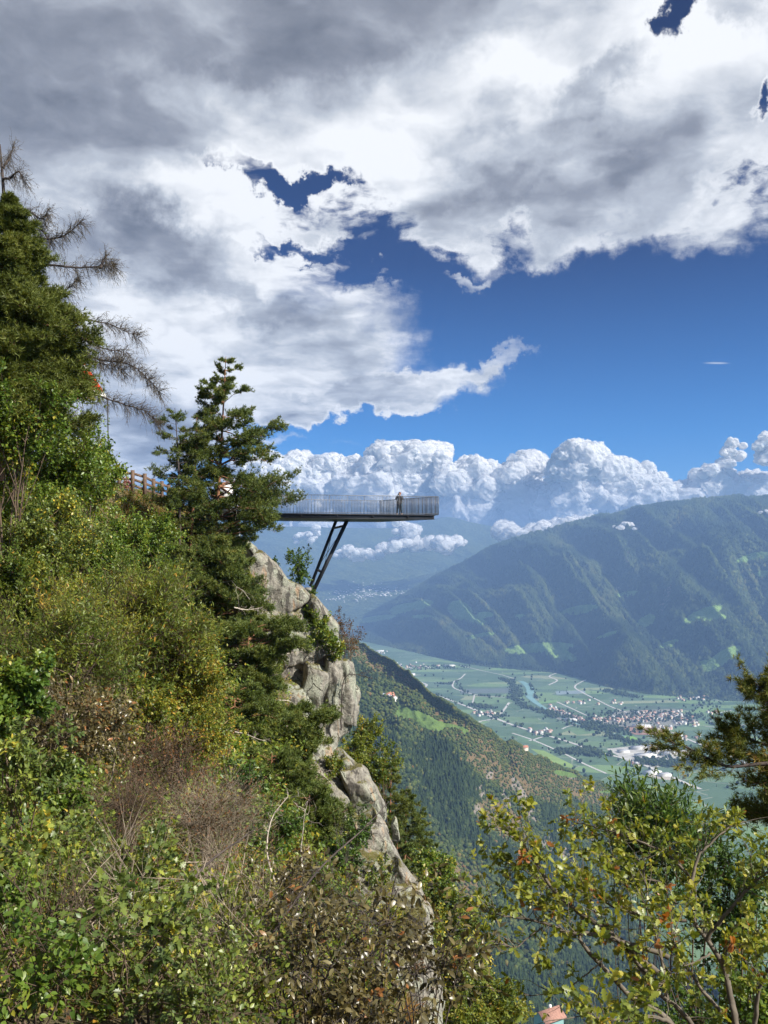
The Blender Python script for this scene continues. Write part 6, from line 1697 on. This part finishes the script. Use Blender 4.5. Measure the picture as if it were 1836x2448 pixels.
cover('undergrowth', 6000, (-30, 1000, 1250, 2460), 'small', M_YEL, rc, .25, .7, .06, 12, hi=.8, pop=.08)
cover('undergrowth', 3500, (100, 900, 1700, 2460), 'small', M_RUST, rc, .2, .5, .05, 8)
cover('dry_grass', 9000, (0, 1200, 1150, 2460), 'blade', M_GRASS, rc, .1, .2, .30, 6, hi=.8)
cover('dry_grass', 2500, (960, 1200, 2300, 2460), 'blade', M_GRASS, rc, .1, .2, .26, 9, hi=1.0, pop=.4)
cover('dry_grass', 2600, (300, 560, 1160, 1300), 'blade', M_GRASS, rc, .1, .2, .22, 8, hi=.9)

# ------------------------------------------------------------------ oak at the lower right
def oak():
    rng = np.random.default_rng(77)
    root = empty('oak_tree', (2.6, 6.6, -4.3)); tag(root, 'young oak with yellow green lobed leaves reaching in from the bottom right', 'tree')
    G_, L = Geo(), Geo()
    limbs = [([(1690, 2600), (1605, 2442), (1510, 2376), (1439, 2297), (1398, 2248), (1394, 2215), (1402, 2190)], 6.2, 6.6, .021, .010, 0),
        ([(1580, 2330), (1439, 2215), (1377, 2173), (1324, 2120), (1285, 2060), (1253, 2012), (1225, 1985)], 6.2, 6.9, .022, .004, 1),
        ([(1600, 2290), (1439, 2239), (1357, 2235), (1295, 2221), (1220, 2210), (1162, 2198)], 6.2, 6.4, .018, .004, 1),
        ([(1760, 2600), (1654, 2446), (1584, 2380), (1547, 2322), (1500, 2270)], 5.8, 6.2, .019, .008, .6),
        ([(1775, 2640), (1758, 2446), (1745, 2384), (1729, 2310), (1687, 2248), (1654, 2198), (1652, 2107), (1584, 2033), (1522, 2004), (1460, 1985)], 6.4, 7.6, .028, .005, 1),
        ([(1729, 2310), (1745, 2268), (1790, 2262), (1850, 2250)], 6.4, 6.2, .020, .008, 1),
        ([(1600, 2400), (1580, 2277), (1563, 2215), (1549, 2181), (1549, 2128), (1530, 2060)], 6.0, 6.6, .012, .004, 1),
        ([(1640, 2200), (1551, 2190), (1501, 2173), (1440, 2150), (1400, 2110), (1385, 2075)], 6.4, 6.9, .012, .004, 1),
        ([(1652, 2107), (1680, 2040), (1740, 1990), (1790, 1975)], 7.0, 7.2, .014, .004, 1),
        ([(1584, 2033), (1490, 1995), (1420, 1975), (1370, 1965)], 7.3, 7.7, .010, .003, 1),
        ([(1687, 2248), (1740, 2180), (1800, 2120), (1850, 2080)], 6.6, 6.4, .016, .005, 1),
        ([(1439, 2297), (1390, 2340), (1340, 2370), (1250, 2376)], 6.4, 6.4, .006, .003, .25),
        ([(1547, 2322), (1480, 2250), (1430, 2190), (1400, 2130)], 6.1, 6.5, .012, .004, 1),
        ([(1295, 2221), (1255, 2250), (1236, 2270), (1200, 2262)], 6.4, 6.2, .006, .003, .8),
        ([(1640, 2480), (1560, 2440), (1480, 2450), (1400, 2440)], 4.9, 4.7, .014, .004, 1),
        ([(1720, 2420), (1660, 2340), (1620, 2280), (1600, 2220)], 5.6, 5.8, .012, .004, 1),
        ([(1800, 2480), (1810, 2400), (1830, 2330), (1850, 2280)], 5.4, 5.4, .016, .005, 1),
        ([(1377, 2173), (1340, 2180), (1290, 2170), (1230, 2100)], 6.6, 6.8, .006, .003, .9),
        ([(1324, 2120), (1290, 2110), (1240, 2075), (1190, 2070)], 6.8, 6.9, .006, .003, 1),
        ([(1620, 2160), (1590, 2110), (1500, 2080), (1440, 2050)], 6.8, 7.1, .008, .003, 1),
        ([(1700, 2280), (1650, 2300), (1600, 2330), (1560, 2370)], 6.0, 5.8, .008, .003, .8)]
    st, dr, ln = [], [], []
    for pts, d0, d1, r0, r1, lf in limbs:
        n = len(pts); pl = resample(np.array([P(x, y, d0 + (d1 - d0) * i / (n - 1)) for i, (x, y) in enumerate(pts)]), 30)
        pl += np.cumsum(rng.normal(0, .0035, pl.shape), 0)
        v, f = tube_np(pl, np.linspace(r0, r1, 30), 8); G_.quad(v, f)
        if lf:
            Ln = np.linalg.norm(np.diff(pl, axis=0), axis=1).sum(); m = int((Ln * 25 + 6) * lf)
            i = np.clip((30 * rng.uniform(.18, 1.0, m) ** .85).astype(int), 0, 29)
            ax = unit(np.gradient(pl, axis=0))[i]
            st.append(pl[i]); dr.append(ax * .6 + rng.normal(0, .55, (m, 3)) + [-.1, 0, .35]); ln.append(rng.uniform(.10, .42, m))
    st, dr, ln = map(np.concatenate, (st, dr, ln)); n = len(st)
    v, f, pts = twigs(st, dr, ln, np.full(n, .0038), rng, 5, .05, .22); G_.quad(v, f)
    # rosettes at the twig ends, single leaves along it
    per = 19; ti = np.repeat(np.arange(n), per); m = len(ti); s = np.where(rng.random(m) < .6, 1.0, rng.uniform(.3, 1, m)); i0 = np.clip((s * 4).astype(int), 0, 3); fr = (s * 4 - i0)[:, None]
    pos = pts[ti, i0] * (1 - fr) + pts[ti, i0 + 1] * fr
    xd = unit(dr[ti]) * .5 + rng.normal(0, .75, (m, 3)) + [0, 0, -.05]
    keep = rng.random(m) < .86; pos, xd = pos[keep], xd[keep]; m = len(pos)
    v, f = place(LEAF['oak'], pos, xd, rng.uniform(.022, .070, m), rng, wob=1.0)
    cl = rng.normal(0, .15, n)[ti][keep]; brown = (rng.random(n) < .03)[ti][keep]
    t = np.clip(rng.uniform(0, .85, m) + cl, 0, .93); t = np.where(brown | (rng.random(m) < .015), 1.0, t)
    L.tri(v, f, np.repeat(t, len(LEAF['oak'][1])))
    for nm, gg, mt in (('trunk', G_, simple_mat('oak_bark', (.12, .10, .075), .9, var=.35, scale=9, bump=.3)), ('crown', L, M_OAK)):
        o = gg.build(nm, mt, None); o.parent = root; o.matrix_parent_inverse = root.matrix_basis.inverted()
oak()
S_('willow_bush', 1600, 1965, 150, 85, 11, 'dark green bush with narrow leaves behind the top of the oak', 'bush', leafk='lance', size=.085, nleaf=3600, clumps=40, seed=101, mat=M_DARK, hi=1.0, stems=8, fan=.7, twl=.45, up=.8, rise=.6)
S_('willow_bush', 1500, 2010, 60, 60, 11, 'sparse narrow leaved shoots left of the dark narrow leaved bush', 'bush', leafk='lance', size=.08, nleaf=500, clumps=14, seed=102, mat=M_DARK, stems=5, fan=.7, twl=.4, up=.8, rise=.6)
S_('bush', 1750, 2130, 160, 170, 9.5, 'shaded dark green bush behind the oak at the right edge', 'bush', size=.07, nleaf=5200, clumps=44, seed=103, mat=M_DARK, hi=.8)
S_('bush', 1780, 2390, 120, 100, 7.5, 'dark leafy bush behind the oak trunk in the bottom right corner', 'bush', leafk='ovate', size=.06, nleaf=2600, clumps=34, seed=104, mat=M_GREEN, hi=.7)
S_('bush', 1640, 2420, 110, 80, 9.0, 'shaded green bush between the two oak stems at the bottom edge', 'bush', size=.06, nleaf=2600, clumps=30, seed=105, mat=M_DARK, hi=1)
S_('maple_sapling', 1480, 2455, 110, 45, 4.2, 'yellow green leaf sprays rising from the bottom edge under the oak', 'bush', leafk='oak', size=.075, nleaf=260, clumps=14, seed=106, mat=M_OAK, hi=.9, stems=5, twl=.14)
pine('pine_tree', [(1925, 1650), (1922, 1760), (1915, 1900), (1905, 2050)], [(1660, 50, 60), (1700, 60, 60), (1750, 80, 60), (1800, 95, 60), (1860, 110, 60), (1920, 120, 60), (1990, 100, 60)], 8.5,
     'brownish green pine leaning in at the right edge above the oak', nbr=46, tuft=.07, per=11, needles=12, seed=111, trad=.06, mat=M_PINEO, sub=18, full=.3, dead=0, w=.05, tint=(.2, 1.2))
def bough(name, pts, d, label, seed):
    rng = np.random.default_rng(seed); G_, L = Geo(), Geo(); pl = resample(np.array([P(x, y, d) for x, y in pts]), 20)
    root = empty(name, pl[0]); tag(root, label, 'branch')
    v, f = tube_np(pl, np.linspace(.022, .006, 20), 6); G_.quad(v, f)
    n = 34; i = rng.integers(5, 20, n); v, f, p2 = twigs(pl[i], unit((pl[-1] - pl[0])[None]) * .5 + rng.normal(0, .6, (n, 3)) + [0, 0, .3], rng.uniform(.10, .34, n), np.full(n, .005), rng, 5); G_.quad(v, f)
    ti = np.repeat(np.arange(n), 16); j = rng.integers(2, 5, len(ti))
    v, f = tufts(p2[ti, j] + rng.normal(0, .015, (len(ti), 3)), unit(p2[ti, 4] - p2[ti, 2]), np.full(len(ti), .065), rng, 12, .05)
    L.tri(v, f, np.repeat(rng.uniform(.1, 1.0, len(ti)), 12))
    for nm, gg, mt in (('stem', G_, BARKD), ('needles', L, M_PINEO)):
        o = gg.build(nm, mt, None); o.parent = root; o.matrix_parent_inverse = root.matrix_basis.inverted()
bough('pine_bough', [(1890, 1820), (1800, 1828), (1740, 1832), (1690, 1812), (1640, 1786), (1605, 1776)], 8.3, 'pine bough reaching left over the valley works yard', 5)
bough('pine_bough', [(1895, 1720), (1850, 1700), (1830, 1670), (1812, 1640)], 8.3, 'short pine shoot curling up at the right edge', 6)
bough('pine_bough', [(1890, 1790), (1830, 1780), (1780, 1765), (1745, 1768)], 8.5, 'second pine bough above the long one reaching over the valley', 7)
# ------------------------------------------------------------------ haze
mh = bpy.data.materials.new('valley_haze'); mh.use_nodes = True
th = NT(mh.node_tree)
for n_ in list(th.n):
    if n_.type == 'BSDF_PRINCIPLED': th.n.remove(n_)
pv = th.new('ShaderNodeVolumePrincipled')
pv.inputs['Color'].default_value = (0.31, 0.53, 0.97, 1)
pv.inputs['Density'].default_value = 8.5e-5
pv.inputs['Anisotropy'].default_value = 0.0
th.l.new(pv.outputs[0], th.n['Material Output'].inputs['Volume'])
hb = MB(); hb.box((0, 6250, (VZ - 60 + 900) / 2), 29000, 20500, 900 - (VZ - 60))
ho = hb.build('haze', mh)
tag(ho, kind='stuff')
